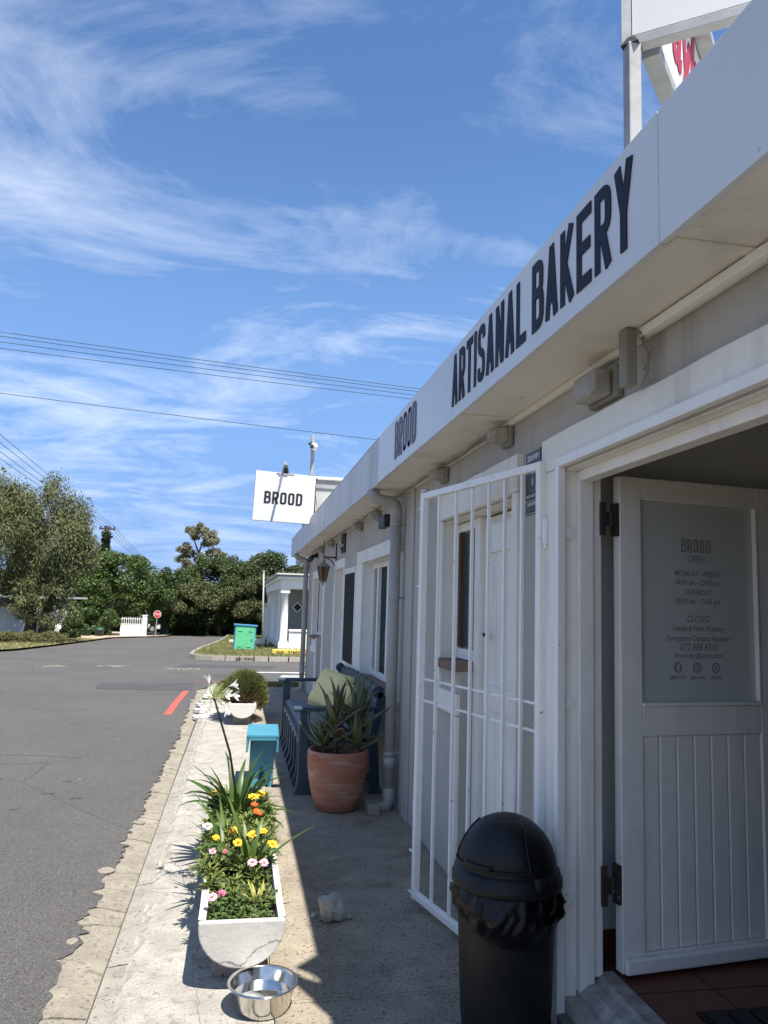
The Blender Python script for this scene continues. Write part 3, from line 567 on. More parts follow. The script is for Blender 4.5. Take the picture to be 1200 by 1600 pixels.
# soffit panels with cover strips
for (a, b) in ((-3.2, 1.6), (1.6, 3.36), (3.36, 5.42), (5.42, 7.6), (7.6, 9.8), (9.8, 12.2), (12.2, 14.97)):
    mb = M(); mb.bx(.972, XW-.004 if b < 14.2 else XW+2, a+.003, b-.003, 2.392, 2.41); mb.build('soffit_panel', soffitm, bak)
    mb = M(); mb.bx(.975, XW-.03, a-.018, a+.018, 2.386, 2.391); mb.build('soffit_seam_cover', soffitm, bak)
mb = M(); mb.bx(XW-.028, XW-.001, -3, 14.1, 2.364, 2.391); mb.build('soffit_moulding', soffitm, bak, bevel=.006)
mb = M(); mb.bx(.956, 7.3, 15.0, 15.03, 2.385, 2.73); mb.build('end_fascia', fasciab, bak)
# fascia panels
fj = [(-3.2, -.4, fasciam), (-.4, 1.61, fasciam), (1.61, 3.55, fasciam), (3.55, 5.45, fasciam)]
yy = 5.45
while yy < 15.02: fj.append((yy, min(yy+.78, 15.03), fasciab)); yy += .78
panels = {}
for (a, b, mt) in fj:
    x = .95 if mt is fasciam else .957
    mb = M(); mb.bx(x, .97, a+.0015, b-.0015, 2.385, 2.73); panels[round(a, 2)] = mb.build('fascia_panel', mt, bak, bevel=.0012)
mb = M(); mb.bx(.9535, 1.03, -3.2, 15.03, 2.7305, 2.734); mb.build('fascia_capping', fasciab, bak)
for txt, pa, y_start, total, col in (('ARTISANAL', 1.61, 3.455, .965, navy), ('BAKERY', 1.61, 2.43, .70, navy), ('BROOD', 3.55, 4.84, .62, mat('slate_lettering', (.10, .105, .13, 1), None, 3, .5))):
    for c, mb in word(txt, 0, 2.445, .245, lambda u, v, d, y0=y_start: (.9495-d, y0-u, v), total=total, depth=.0025): mb.build('fascia_letter', col, panels[pa], fixn=True)
# --- white plaster surrounds (proud of the wall)
def wobbly(mb, y0, y1, z0, z1, x0=XW-.024, x1=XW+.004, seed=0, amp=.004):
    R = random.Random(seed+int(y0*100)+int(z0*77)); n = max(1, int((y1-y0)/.15)); k = max(1, int((z1-z0)/.15)); pts = []
    for i in range(n): pts.append((y0+(y1-y0)*i/n, z0+R.uniform(-amp, amp)))
    for i in range(k): pts.append((y1+R.uniform(-amp, amp), z0+(z1-z0)*i/k))
    for i in range(n): pts.append((y1-(y1-y0)*i/n, z1+R.uniform(-amp, amp)))
    for i in range(k): pts.append((y0+R.uniform(-amp, amp), z1-(z1-z0)*i/k))
    mb.prism(pts, lambda u, v, t: (t, u, v), x0, x1)
mb = M(); wobbly(mb, 2.835, 3.0, -.02, 2.062); wobbly(mb, -.5, 3.0, 2.066, 2.205, seed=3); mb.build('entrance_surround', whitewall, bak, fixn=True, bevel=.007)
mb = M(); wobbly(mb, 3.262, 3.33, -.02, 2.03, x0=XW-.034); wobbly(mb, 3.262, 4.70, 2.032, 2.205, x0=XW-.034, seed=2); wobbly(mb, 4.605, 4.70, 1.02, 2.03); wobbly(mb, 4.222, 4.70, .90, 1.018, seed=5); wobbly(mb, 4.225, 4.325, -.02, .897); mb.build('doorway_surround', whitewall, bak, fixn=True, bevel=.006)
mb = M(); wobbly(mb, 7.745, 8.13, .70, 1.925); wobbly(mb, 5.86, 8.13, 1.928, 2.055); wobbly(mb, 5.86, 8.13, .70, .775); mb.build('window_surround', whitewall, bak, fixn=True, bevel=.006)
mb = M(); wobbly(mb, 9.975, 10.11, -.1, 2.06); wobbly(mb, 9.12, 9.97, 1.945, 2.06); wobbly(mb, 9.12, 9.215, -.1, 1.942); mb.build('recess_surround', whitewall, bak, fixn=True, bevel=.006)
mb = M(); wobbly(mb, 12.925, 13.06, .80, 1.905); wobbly(mb, 11.28, 13.06, 1.908, 2.03); wobbly(mb, 12.26, 13.06, .72, .965); wobbly(mb, 11.28, 11.395, -.1, 1.905); wobbly(mb, 12.255, 12.37, -.1, .715); mb.build('far_surround', whitewall, bak, fixn=True, bevel=.006)
for (a, b, c, d) in OP:
    parts_ = [((XW+.001, XW+.149, b-.003, b+.0012, max(c, -.02), d)), ((XW+.001, XW+.149, a-.0012, a+.003, max(c, -.02), d)), ((XW+.001, XW+.149, a+.0035, b-.0035, d-.003, d+.0012))]
    if a == 3.33: parts_ = parts_[1:]
    if a == 4.22: parts_ = [parts_[0], parts_[2]]
    if a == 11.40: parts_ = parts_[1:]
    if a == 12.25: parts_ = [parts_[0], parts_[2]]
    for k_, bb in enumerate(parts_):
        q = M(); q.bx(*bb); q.build('reveal_plaster', whitewall, bak)
# --- windows
def casement(name, y0, y1, z0, z1, x, mull, parent, fm, pane_m=None, tw=.045, lab=None):
    fr = M(); t = tw
    fr.bx(x, x+.05, y0, y0+t, z0, z1); fr.bx(x, x+.05, y1-t, y1, z0, z1); fr.bx(x+.001, x+.049, y0+t, y1-t, z0, z0+t*1.2); fr.bx(x+.001, x+.049, y0+t, y1-t, z1-t, z1)
    w = fr.build(name, fm, parent, bevel=.003)
    ed = [y0+t]+mull+[y1-t]
    for i, mm in enumerate(mull):
        q = M(); q.bx(x-.012, x+.05, mm-.032, mm+.032, z0+t*1.2, z1-t); q.build('mullion', fm, w, bevel=.003)
    for a, b in zip(ed[:-1], ed[1:]):
        q = M(); q.bx(x+.02, x+.024, a+.02, b-.02, z0+t, z1-t*.8); q.build('pane', pane_m or glass, w)
    return w
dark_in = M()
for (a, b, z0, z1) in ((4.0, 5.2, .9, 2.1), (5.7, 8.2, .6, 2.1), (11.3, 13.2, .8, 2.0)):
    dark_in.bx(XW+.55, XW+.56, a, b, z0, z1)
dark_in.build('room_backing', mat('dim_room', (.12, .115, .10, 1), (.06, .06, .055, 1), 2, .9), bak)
# near window with brown timber casement + sill bricks
w1 = casement('window', 4.16, 4.60, 1.20, 2.01, XW+.075, [], bak, white, tw=.05)
q = M(); 
q.bx(XW+.068, XW+.11, 4.505, 4.545, 1.27, 1.955); q.build('timber_strip', timber, w1, bevel=.003)
q = M(); q.bx(XW+.10, XW+.105, 4.2, 4.55, 1.25, 1.96); q.build('curtain', mat('grey_blind', (.17, .19, .20, 1), (.13, .145, .15, 1), 5, .8, stretch=(1, 6, .2)), w1)
for i in range(4):
    q = M(); q.bx(XW-.045, XW+.072, 4.215+i*.098, 4.305+i*.098, 1.145, 1.195+.002*(i % 2)); q.build('sill_brick', brickm, w1, bevel=.005)
# near plank door beside it
dr = M(); dr.bx(XW+.10, XW+.14, 3.335, 4.12, .02, 2.0); nd = dr.build('side_door', white, bak, bevel=.003)
for i in range(4):
    q = M(); q.bx(XW+.088, XW+.1, 3.40+i*.16, 3.40+i*.16+.152, .10, 1.93); q.build('door_plank', white, nd, bevel=.003)
for z0, z1 in ((.98, 1.10), (1.80, 1.955)):
    q = M(); q.bx(XW+.074, XW+.087, 3.40, 4.04, z0, z1); q.build('door_rail', white, nd, bevel=.003)
q = M(); q.tube([(XW+.1, 4.0, 1.36), (XW+.06, 4.0, 1.36), (XW+.05, 3.97, 1.365), (XW+.05, 3.91, 1.36)], .009); q.build('door_handle', iron, nd, smooth=True)
q = M(); q.bx(XW+.07, XW+.16, 4.125, 4.215, .0, 2.015); q.build('door_frame', white, bak, bevel=.003)
q = M()
for z in (.95, .62): q.bx(XW-.026, XW-.023, 4.262, 4.282, z, z+.05)
q.build('keyhole_plate', iron, bak)
# big white window
w2 = casement('window', 5.96, 7.735, .815, 1.915, XW+.085, [7.36, 6.85], bak, white, tw=.05)
q = M()
for a, b in ((7.40, 7.69), (6.0, 6.81), (6.9, 7.32)):
    n = int((b-a)/.02)
    for i in range(n):
        y0 = a+(b-a)*i/n; y1 = a+(b-a)*(i+1)/n; x0 = XW+.17+.02*math.sin(i*1.9); x1 = XW+.17+.02*math.sin((i+1)*1.9)
        q.add([(x0, y0, .84), (x1, y1, .84), (x1, y1, 1.9), (x0, y0, 1.9)], [(0, 1, 2, 3)])
q.build('curtain', curtain, w2, smooth=True)
for i in range(9):
    q = M(); q.bx(XW-.045, XW+.082, 5.97+i*.197, 6.155+i*.197, .777, .812); q.build('sill_brick', brickm, w2, bevel=.004)
# black menu board in a white frame
bd = M(); bd.bx(XW-.020, XW-.001, 8.19, 9.10, .79, 1.915); bo = bd.build('menu_board_frame', white, bak, bevel=.003)
q = M(); q.bx(XW-.024, XW-.0205, 8.26, 9.03, .86, 1.85); q.build('black_panel', screenm, bo)
q = M()
for yy_ in (8.23, 8.65, 9.06):
    for z_ in (.82, 1.885): q.lathe([(0, 0), (.008, 0), (.008, .004), (0, .004)], (0, 0, 0), 8); k = len(q.v)-32; q.v[k:] = [(XW-.021-z, yy_+x, z_+y) for x, y, z in q.v[k:]]
q.build('screw', iron, bo)
# recess door (dull white) and far door/window
q = M(); q.bx(XW+.12, XW+.16, 9.23, 9.96, 0, 1.935); rd = q.build('recess_door', white, bak, bevel=.003)
q = M(); q.bx(XW+.105, XW+.119, 9.38, 9.82, .9, 1.8); q.build('pane', darkglass, rd)
w3 = casement('window', 12.26, 12.91, .99, 1.89, XW+.06, [12.56], bak, white, tw=.05)
q = M(); q.bx(XW+.052, XW+.06, 12.7, 12.8, 1.05, 1.84); q.build('timber_strip', timber, w3)
for i in range(4):
    q = M(); q.bx(XW-.07, XW+.05, 12.27+i*.16, 12.42+i*.16, .945, .985); q.build('sill_brick', brickm, w3, bevel=.004)
q = M(); q.bx(XW+.09, XW+.13, 11.41, 12.24, -.05, 1.89); fd = q.build('far_door', white, bak, bevel=.003)
for i in range(4):
    q = M(); q.bx(XW+.078, XW+.09, 11.5+i*.165, 11.655+i*.165, .08, 1.8); q.build('door_plank', white, fd, bevel=.003)
# --- entrance: step, threshold, timber frame, interior
q = M(); q.bx(1.20, XW+.065, 1.2, 2.798, -.05, .060); q.build('entrance_step', mat('smooth_grey_step', (.19, .178, .16, 1), (.15, .14, .125, 1), 3, .85, .4, 60, stain=(.13, .12, .11, 1), stainscale=4, stainamt=.5, bdist=.003), bak, bevel=.012)
q = M(); q.prism([(XW+.05, .05), (XW+.05, .125), (XW+.085, .150), (XW+.13, .158), (XW+.135, .178), (XW+.20, .178), (XW+.205, .05)], lambda u, v, t: (u, t, v), 1.25, 2.828); q.build('threshold', mat('scuffed_threshold_paint', (.44, .42, .39, 1), (.25, .23, .20, 1), 14, .7, .6, 50, stain=(.14, .11, .085, 1), stainscale=13, stainamt=.7, bdist=.004), bak, fixn=True, bevel=.003)
q = M(); q.bx(XW+.05, XW+.11, 2.79, 2.829, .12, 2.05); q.bx(XW+.1105, XW+.148, 2.802, 2.829, .17, 2.03); q.bx(XW+.05, XW+.11, 1.3, 2.789, 2.01, 2.052); q.bx(XW+.1105, XW+.148, 1.3, 2.80, 2.03, 2.0525); q.build('entrance_frame', white, bak, bevel=.004)
q = M(); q.bx(XW-.035, XW-.003, 2.80, 2.832, .0, 2.10); q.bx(XW-.035, XW-.003, 1.1, 2.799, 2.062, 2.10); gf = q.build('gate_frame', gatewhite, bak, bevel=.003)
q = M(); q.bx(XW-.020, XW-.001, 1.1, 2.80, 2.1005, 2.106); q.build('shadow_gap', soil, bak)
q = M()
for z in (1.78, 1.13, .42): q.bx(XW+.002, XW+.035, 2.812, 2.829, z, z+.045)
q.build('latch_tab', gatewhite, gf, bevel=.003)
fl = thing('interior_floor', None, None); fl['kind'] = 'structure'
q = M(); q.bx(XW+.206, 6.9, -2.9, 3.3, .10, .163); q.bx(XW+.152, XW+.2055, 2.832, 2.979, .1, .170); q.build('grout_bed', grout, fl)
for i in range(9):
    for j in range(9):
        x0 = XW+.206+i*.30; y0 = 2.966-(j+1)*.30
        q = M(); q.bx(x0+.003, x0+.297, y0+.003, y0+.297, .15, .170); q.build('floor_tile', tilem, fl, bevel=.0015)
iw = thing('interior_walls', None, None); iw['kind'] = 'structure'
q = M(); q.bx(XW+.152, 6.9, 2.98, 3.0, .10, 2.55); q.build('partition_wall', roomw, iw)
q = M(); q.bx(6.85, 6.9, -2.9, 3.3, .10, 2.55); q.bx(XW+.152, 6.9, -2.95, -2.9, .1, 2.55); q.build('back_wall', roomw, iw)
q = M(); q.bx(XW+.152, 6.9, -2.9, 3.3, 2.50, 2.55); q.build('ceiling', roomw, iw)
for i in range(10):
    q = M(); q.bx(XW+.155+i*.30, XW+.452+i*.30, 2.968, 2.9795, .1705, .262); q.build('skirting_tile', tilem, iw, bevel=.0015)
mt = wthing('door_mat', 'dark ribbed door mat on the red tiles inside the entrance', 'door mat', (1.95, 2.25, .17))
q = M(); q.bx(1.58, 2.5, 1.75, 2.52, .1705, .178); q.build('mat_backing', blackp, mt, bevel=.003)
for i in range(11):
    q = M(); x = 1.60+i*.083; q.obx((x, 1.77, .178), (.064, 0, 0), (-.0, .73, 0), (0, 0, .009)); q.build('mat_rib', matm, mt, bevel=.003)
# ---- the open stable-type door leaf
O_ = Vector((1.46, 2.79, .178)); dv = Vector((.993, .12, 0)).normalized(); nv = Vector((-dv.y, dv.x, 0))
door = thing('entrance_door', 'white planked entrance door with frosted glass and opening hours, standing open inward', 'door', O_, math.atan2(dv.y, dv.x))
HZ = .178
def dl(mb, x0, x1, y0, y1, z0, z1): return mb.bx(x0, x1, y0, y1, z0-HZ, z1-HZ)
TH = .045; WD = .78
q = M(); dl(q, 0, .098, 0, TH, HZ, 2.04); dl(q, .665, WD, 0, TH, HZ, 2.04); dl(q, .0985, .6645, .001, TH-.001, 1.952, 2.04); dl(q, .0985, .6645, .001, TH-.001, 1.03, 1.142); dl(q, .0985, .6645, .001, TH-.001, HZ, .242); leaf = q.build('door_leaf', white, door, bevel=.003)
q = M(); dl(q, .0, .70, -.028, -.0005, HZ+.004, .236); q.build('weather_bar', white, leaf, bevel=.008)
nP = 7
for i in range(nP):
    x0 = .0985+i*(.566/nP); x1 = x0+.566/nP-.0035; q = M(); dl(q, x0+.001, x1, .010, .035, .243, 1.029); q.build('door_plank', white, leaf, bevel=.005)
q = M(); dl(q, .099, .664, .018, .026, 1.143, 1.951); gp = q.build('frosted_pane', frosted, leaf)
q = M(); dl(q, .0985, .6645, -.006, .017, 1.143, 1.156); dl(q, .6535, .6645, -.006, .017, 1.157, 1.951); q.build('glazing_bead', white, leaf, bevel=.003)
def dfn(cx, cz): return lambda x, y, z: (cx+x, .0172-z*.3, cz+y-HZ)
for c, mb in word('BROOD', .300, 1.753-HZ, .055, lambda u, v, d: (u, .0178-d, v), total=.145, depth=.0006): mb.build('glass_letter', frostt, gp, fixn=True)
for txt, cx, cz, sz, sh in (('OPEN', .372, 1.712, .040, .1), ('MONDAY - FRIDAY', .378, 1.656, .032, .22), ('08:00 am - 03:00 pm', .378, 1.621, .032, .12), ('SATURDAY', .378, 1.580, .032, .22), ('08:00 am - 12:00 pm', .378, 1.545, .032, .12), ('CLOSED', .378, 1.472, .038, .22), ('Sunday & Public Holidays', .378, 1.436, .030, .0), ('Emergency Contact Number', .378, 1.396, .032, .0), ('072 888 8310', .378, 1.358, .040, .22), ('brood.etc@yahoo.com', .378, 1.329, .030, .0), ('@BROOD', .275, 1.246, .020, 0), ('@brood.etc', .370, 1.246, .018, 0), ('BROOD', .462, 1.246, .020, 0)):
    text_obj('glass_lettering', txt, sz, dfn(cx, cz), frostt, gp, font_shear=sh, xs=.82, bold=.0004)
def disc(mb, cx, cz, r, y0=.0170, hole=0):
    n = 28
    if not hole: mb.add([(cx+r*math.cos(i*2*math.pi/n), y0, cz+r*math.sin(i*2*math.pi/n)) for i in range(n)], [tuple(range(n))])
    else:
        k = [(cx+q_*math.cos(i*2*math.pi/n), y0, cz+q_*math.sin(i*2*math.pi/n)) for q_ in (r, hole) for i in range(n)]
        mb.add(k, [(i, (i+1) % n, n+(i+1) % n, n+i) for i in range(n)])
zi = 1.290-HZ
for k_, cx in enumerate((.275, .368, .460)):
    q = M(); disc(q, cx, zi, .021, .0172); ic = q.build('social_icon', frostt, gp)
    q = M()
    if k_ == 0: q.bx(cx-.001, cx+.005, .0160, .0168, zi-.014, zi+.009); q.bx(cx-.006, cx+.010, .01605, .01675, zi-.001, zi+.004); q.bx(cx+.001, cx+.010, .0161, .0167, zi+.009, zi+.0135)
    elif k_ == 1:
        disc(q, cx, zi, .0075, .0167, .0052)
        for (a, b, c_, d_) in ((-.012, -.0095, -.012, .012), (.0095, .012, -.012, .012), (-.0095, .0095, .0095, .012), (-.0095, .0095, -.012, -.0095)): q.bx(cx+a, cx+b, .0162, .0168, zi+c_, zi+d_)
    else:
        n = 24; k = [(cx+q_*math.cos(math.radians(40)+i*math.radians(320)/n), .0166, zi+q_*math.sin(math.radians(40)+i*math.radians(320)/n)) for q_ in (.013, .0085) for i in range(n+1)]
        q.add(k, [(i, i+1, n+2+i, n+1+i) for i in range(n)]); q.bx(cx+.001, cx+.0125, .0161, .0165, zi-.002, zi+.002)
    q.build('icon_mark', frosted, ic)
for (z0, z1) in ((1.80, 1.93), (.42, .56)):
    q = M(); q.bx(-.014, -.001, .002, .042, z0-HZ, z1-HZ)
    zc = (z0+z1)/2-HZ
    q.bx(-.060, -.0145, .008, .013, zc-.028, zc+.028); q.tube([(-.036, .006, zc-.031), (-.036, .006, zc+.031)], .006); q.bx(-.082, -.0605, .004, .016, z0-HZ, z1-HZ)
    q.build('strap_hinge', iron, door)
    q = M(); q.bx(XW+.201, XW+.2065, 2.81, 2.826, z0, z1); q.build('hinge_plate', iron, bak)
# near-side jamb zone keeps the interior lit only from the doorway
# ================================================================== GATE
Gd = Vector((-.25, 1.08, 0)); GL = Gd.length; 
gate = thing('security_gate', 'white steel bar security gate standing open across the pavement beside the bin', 'gate', (1.205, 2.945, .03), math.atan2(1.08, -.25))
fw = .034; H1 = 2.08
q = M(); q.bx(0, fw, -fw/2, fw/2, 0, H1); q.bx(GL-fw, GL, -fw/2, fw/2, 0, H1); q.bx(fw, GL-fw, -fw/2+.001, fw/2-.001, H1-fw, H1-.0005); q.bx(fw, GL-fw, -fw/2+.001, fw/2-.001, .0005, fw); q.build('gate_frame', gatewhite, gate, bevel=.003)
for xb in (.155, .29, .425, .575, .735, .915):
    q = M(); q.bx(xb-.0066, xb+.0066, -.0066, .0066, fw, H1-fw); q.build('bar', gatewhite, gate)
for zb in (1.095, .985):
    q = M(); q.bx(fw, GL-fw, -.021, -.0095, zb-.005, zb+.005); q.build('cross_bar', gatewhite, gate)
q = M(); q.tube([(GL+.014, -.004, 1.23), (GL+.014, -.004, 2.085)], .0075); q.tube([(GL+.014, -.004, 2.085), (GL+.014, -.004, 2.10), (GL-.02, -.02, 2.10), (GL+.03, -.0, 2.10)], .004); q.tube([(GL+.014, -.004, 1.215), (GL+.014, -.004, 1.31)], .013)
for z in (1.58, 2.0): q.tube([(GL-.01, -.018, z), (GL+.03, -.020, z), (GL+.032, .010, z), (GL-.01, .014, z)], .004)
q.build('upper_bolt', gatewhite, gate, smooth=True)
q = M(); q.tube([(GL+.014, -.004, -.02), (GL+.014, -.004, .40)], .0075); q.tube([(GL+.014, -.004, .40), (GL+.014, -.004, .47)], .014)
for z in (.22, .02): q.tube([(GL-.01, -.018, z), (GL+.035, -.022, z), (GL+.037, .012, z), (GL-.01, .014, z)], .005)
q.tube([(GL+.014, -.004, .27), (GL+.030, -.03, .27)], .005); q.tube([(GL+.014, -.004, .43), (GL+.030, -.03, .43)], .005); q.build('lower_bolt', gatewhite, gate, smooth=True)
q = M(); q.lathe([(0, 0), (.012, 0), (.009, .006), (0, .008)], (0, 0, 0), 14); q.v = [(GL-fw/2+x, -fw/2-z, .62+y) for x, y, z in q.v]; q.build('round_stud', gatewhite, gate)
for zz in (1.74, .35):
    q = M(); q.tube([(-.012, 0, zz), (-.012, 0, zz+.10)], .013); q.tube([(-.012, 0, zz-.02), (-.012, 0, zz)], .008); q.build('barrel_hinge', gatewhite, gate, smooth=False)
# ================================================================== FIXTURES ON THE WALL AND EAVES
def downpipe(y, label, zt, ztop):
    t = wthing('downpipe', label, 'drainpipe', (1.16, y, gz(y)))
    q = M(); q.tube([(1.165, y, gz(y)+.10), (1.165, y, ztop)], .043, 16); q.build('pipe', pipe, t, smooth=True)
    q = M(); q.tube([(1.165, y, gz(y)+.16), (1.165, y, gz(y)+.06), (1.150, y+.0, gz(y)+.025), (1.105, y, gz(y)+.018), (1.07, y, gz(y)+.018)], .044, 16); q.build('shoe', pipe, t, smooth=True)
    q = M(); q.tube([(1.165, y, ztop-.10), (1.165, y, ztop+.0), (1.155, y, ztop+.04), (1.13, y, ztop+.062), (1.06, y, ztop+.070), (1.01, y, ztop+.085), (.985, y, ztop+.115), (.978, y, 2.388)], .047, 16); q.build('swan_neck', pipe, t, smooth=True)
    for z in (gz(y)+.40, 1.55, ztop-.12):
        q = M(); q.tube([(1.165, y, z), (1.165, y, z+.026)], .047, 16); q.bx(1.2, 1.2385, y-.012, y+.012, z+.005, z+.02); q.build('pipe_clip', pipe, t)
    q = M(); q.tube([(1.165, y, gz(y)+.30), (1.165, y, gz(y)+.38)], .0465, 16); q.build('pipe_joint', pipe, t, smooth=True)
    return t
downpipe(5.80, 'thick grey downpipe on the wall behind the big aloe pot', 2.3, 2.235)
downpipe(13.92, 'thin grey downpipe at the far corner of the bakery', 2.2, 2.22)
q = M(); q.bx(XW-.012, XW-.0005, 5.46, 5.70, 0, 2.36); q.build('pilaster', grey, bak, bevel=.003)
q = M(); q.bx(.99, 1.08, 5.64, 5.80, 0, .075); tag(q.build('brick_block', kerbm, bevel=.008), 'small worn concrete block beside the foot of the near downpipe', 'block')
def bulkhead(y, label, s=1.0, z=2.325):
    t = thing('bulkhead_light', label, 'wall light', (XW-.001, y, z), 0, 'small bulkhead lights along the eaves')
    q = M(); q.bx(-.028*s, 0, -.062*s, .062*s, -.055*s, .055*s); q.build('base', boxtan, t, bevel=.01*s)
    q = M(); k = [(-.030, .052, .044), (-.085, .040, .034), (-.108, .022, .020)]; v = []
    for (x, a, b) in k:
        c = a*.45; v += [(x*s, p*s, r*s) for p, r in ((-a, -b+c*.6), (-a+c, -b), (a-c, -b), (a, -b+c*.6), (a, b-c*.6), (a-c, b), (-a+c, b), (-a, b-c*.6))]
    f = [(i, (i+1) % 8, 8+(i+1) % 8, 8+i) for i in range(8)]+[(8+i, 8+(i+1) % 8, 16+(i+1) % 8, 16+i) for i in range(8)]+[tuple(range(16, 24))]
    q.add(v, f); q.build('prism_glass', lampg, t, fixn=True)
    q = M(); q.tube([(-.045*s, .050*s, .052*s), (-.02*s, .064*s, .04*s)], .007*s); q.build('cable_gland', boxtan, t)
    return t
for y, l in ((3.45, 'dirty glass bulkhead light nearest the black security plaque'), (4.60, 'bulkhead light under the eaves above the small recessed window'), (6.92, 'bulkhead light just beyond the swan neck of the near downpipe'), (7.98, 'bulkhead light between the big window and the driftwood ornament'), (10.45, 'bulkhead light right of the hanging amber lantern'), (11.75, 'farthest bulkhead light, above the hanging amber lantern')):
    bulkhead(y, l)
t = wthing('square_wall_light', 'grimy square plastic wall light above the entrance surround', 'wall light', (XW, 2.47, 2.27))
q = M(); q.bx(XW-.030, XW-.001, 2.33, 2.55, 2.225, 2.335); q.build('base', boxtan, t, bevel=.006)
q = M(); q.bx(XW-.10, XW-.031, 2.355, 2.525, 2.235, 2.325); q.build('diffuser', mat('yellowed_plastic', (.40, .37, .30, 1), (.33, .30, .24, 1), 9, .4, .2, 20, stain=(.18, .14, .10, 1), stainscale=9, stainamt=.5), t, bevel=.012)
t = wthing('junction_box', 'tall tan metal junction box under the eaves at the end of the trunking', 'box', (1.15, 2.18, 2.2))
q = M(); q.bx(1.148, 1.186, 2.145, 2.195, 2.205, 2.389); q.build('box_body', boxtan, t, bevel=.004)
q = M(); q.tube([(1.19, 2.13, 2.36), (1.20, 2.11, 2.30), (1.205, 2.12, 2.24), (1.195, 2.14, 2.20)], .004); q.tube([(1.18, 2.12, 2.37), (1.21, 2.10, 2.31), (1.20, 2.13, 2.25)], .003); q.build('loose_cable', boxtan, t, smooth=True)
q = M(); q.bx(1.185, 1.21, -1.5, 2.13, 2.355, 2.384); tag(q.build('cable_trunking', gatewhite, bevel=.002), 'slim white cable trunking under the eaves above the entrance', 'trunking')
q = M(); R_ = random.Random(4); pts = []
y = 3.5
while y < 13.4: pts.append((XW-.034+R_.uniform(-.004, .004), y, 2.372+R_.uniform(-.006, .004))); y += .16
q.tube(pts, .0085, 6); tag(q.build('eaves_cable', boxtan, smooth=True), 'lumpy painted cable running between the bulkhead lights under the eaves', 'cable')
# security plaque
t = wthing('security_plaque', 'black security company plaque with white lettering and emblem beside the entrance', 'sign', (XW, 3.14, 2.06))
q = M(); q.bx(XW-.006, XW-.0005, 3.055, 3.225, 1.915, 2.195); pb = q.build('plate', mat('plaque_black', (.022, .025, .035, 1), None, 3, .35), t, bevel=.001)
q = M(); w_ = .002
for (a, b, c, d) in ((3.058, 3.222, 2.190, 2.192), (3.058, 3.222, 1.918, 1.920), (3.058, 3.060, 1.920, 2.19), (3.220, 3.222, 1.920, 2.19), (3.062, 3.218, 1.972, 1.974)): q.bx(XW-.0072, XW-.0061, a, b, c, d)
q.build('border_line', signwhite, pb)
pf = lambda cy, cz: (lambda x, y_, z: (XW-.0068-z*.2, cy-x, cz+y_))
text_obj('plaque_lettering', 'SERAPHIM', .036, pf(3.14, 2.152), signwhite, pb, font_shear=.3, bold=.0012, xs=.8)
text_obj('plaque_lettering', 'BODY  GUARD  TEAM', .016, pf(3.14, 1.990), signwhite, pb, bold=.0004, xs=.85)
text_obj('plaque_lettering', 'ARMED RESPONSE', .021, pf(3.14, 1.952), signwhite, pb, bold=.0006, xs=.72)
text_obj('plaque_lettering', '087 012 0125', .026, pf(3.14, 1.927), mat('tan_print', (.30, .20, .14, 1)), pb, bold=.0004, xs=.85)
q = M()
n = 30
for (ro, ri) in ((.052, .049), (.043, .0415)):
    k = [(XW-.0068, 3.14+r_q*math.cos(i*2*math.pi/n), 2.070+r_q*1.12*math.sin(i*2*math.pi/n)) for r_q in (ro, ri) for i in range(n)]
    q.add(k, [(i, n+i, n+(i+1) % n, (i+1) % n) for i in range(n)])
q.build('emblem_ring', mat('plaque_silver', (.28, .26, .24, 1)), pb)
q = M(); q.add([(XW-.0069, 3.14+a, 2.07+b) for a, b in ((-.014, -.03), (.014, -.03), (.017, -.005), (.006, .012), (0, .042), (-.006, .012), (-.017, -.005))], [tuple(range(7))]); q.build('emblem_figure', mat('plaque_cream', (.42, .36, .30, 1)), pb)
# lantern on a bracket
t = wthing('hanging_lantern', 'amber glass carriage lantern hanging from an iron bracket on the wall', 'lantern', (1.07, 10.1, 1.80))
q = M(); q.bx(XW-.012, XW-.001, 10.08, 10.12, 1.93, 2.30); q.tube([(XW-.01, 10.1, 2.11), (1.07, 10.1, 2.115)], .010); q.tube([(XW-.01, 10.1, 1.97), (1.20, 10.1, 2.04), (1.15, 10.1, 2.085), (1.09, 10.1, 2.10)], .007); q.tube([(1.07, 10.1, 2.08), (1.07, 10.1, 2.33)], .006); q.build('bracket', iron, t, smooth=True)
lc = (1.07, 10.1, 0)
q = M(); q.lathe([(.004, 2.13), (.012, 2.09), (.018, 2.07), (.030, 2.04), (.060, 2.015), (.094, 1.992), (.092, 1.985), (.0, 1.985)], lc, 6); q.build('lantern_cap', boxtan, t)
q = M(); q.lathe([(.078, 1.984), (.042, 1.80), (0, 1.80)], lc, 6); q.build('amber_glass', amber, t)
q = M()
for i in range(6):
    a = i*math.pi/3; q.tube([(1.07+.081*math.cos(a), 10.1+.081*math.sin(a), 1.985), (1.07+.045*math.cos(a), 10.1+.045*math.sin(a), 1.80)], .005, 5)
q.build('cage_rib', boxtan, t)
q = M(); q.lathe([(.048, 1.803), (.045, 1.79), (.012, 1.775), (.008, 1.74), (0, 1.735)], lc, 6); q.build('finial', boxtan, t)
t = wthing('black_spotlight', 'small black twin spotlight on the wall near the far downpipe', 'spotlight', (1.17, 12.6, 2.25))
q = M(); q.bx(1.19, XW-.001, 12.55, 12.65, 2.25, 2.32); q.build('mount', darkm, t)
for dy in (-.12, .12):
    q = M(); q.tube([(1.19, 12.6, 2.28), (1.15, 12.6+dy*.6, 2.26)], .008); q.tube([(1.17, 12.6+dy, 2.28), (1.10, 12.6+dy*1.3, 2.20)], [.025, .045], 10); q.build('lamp_head', darkm, t)
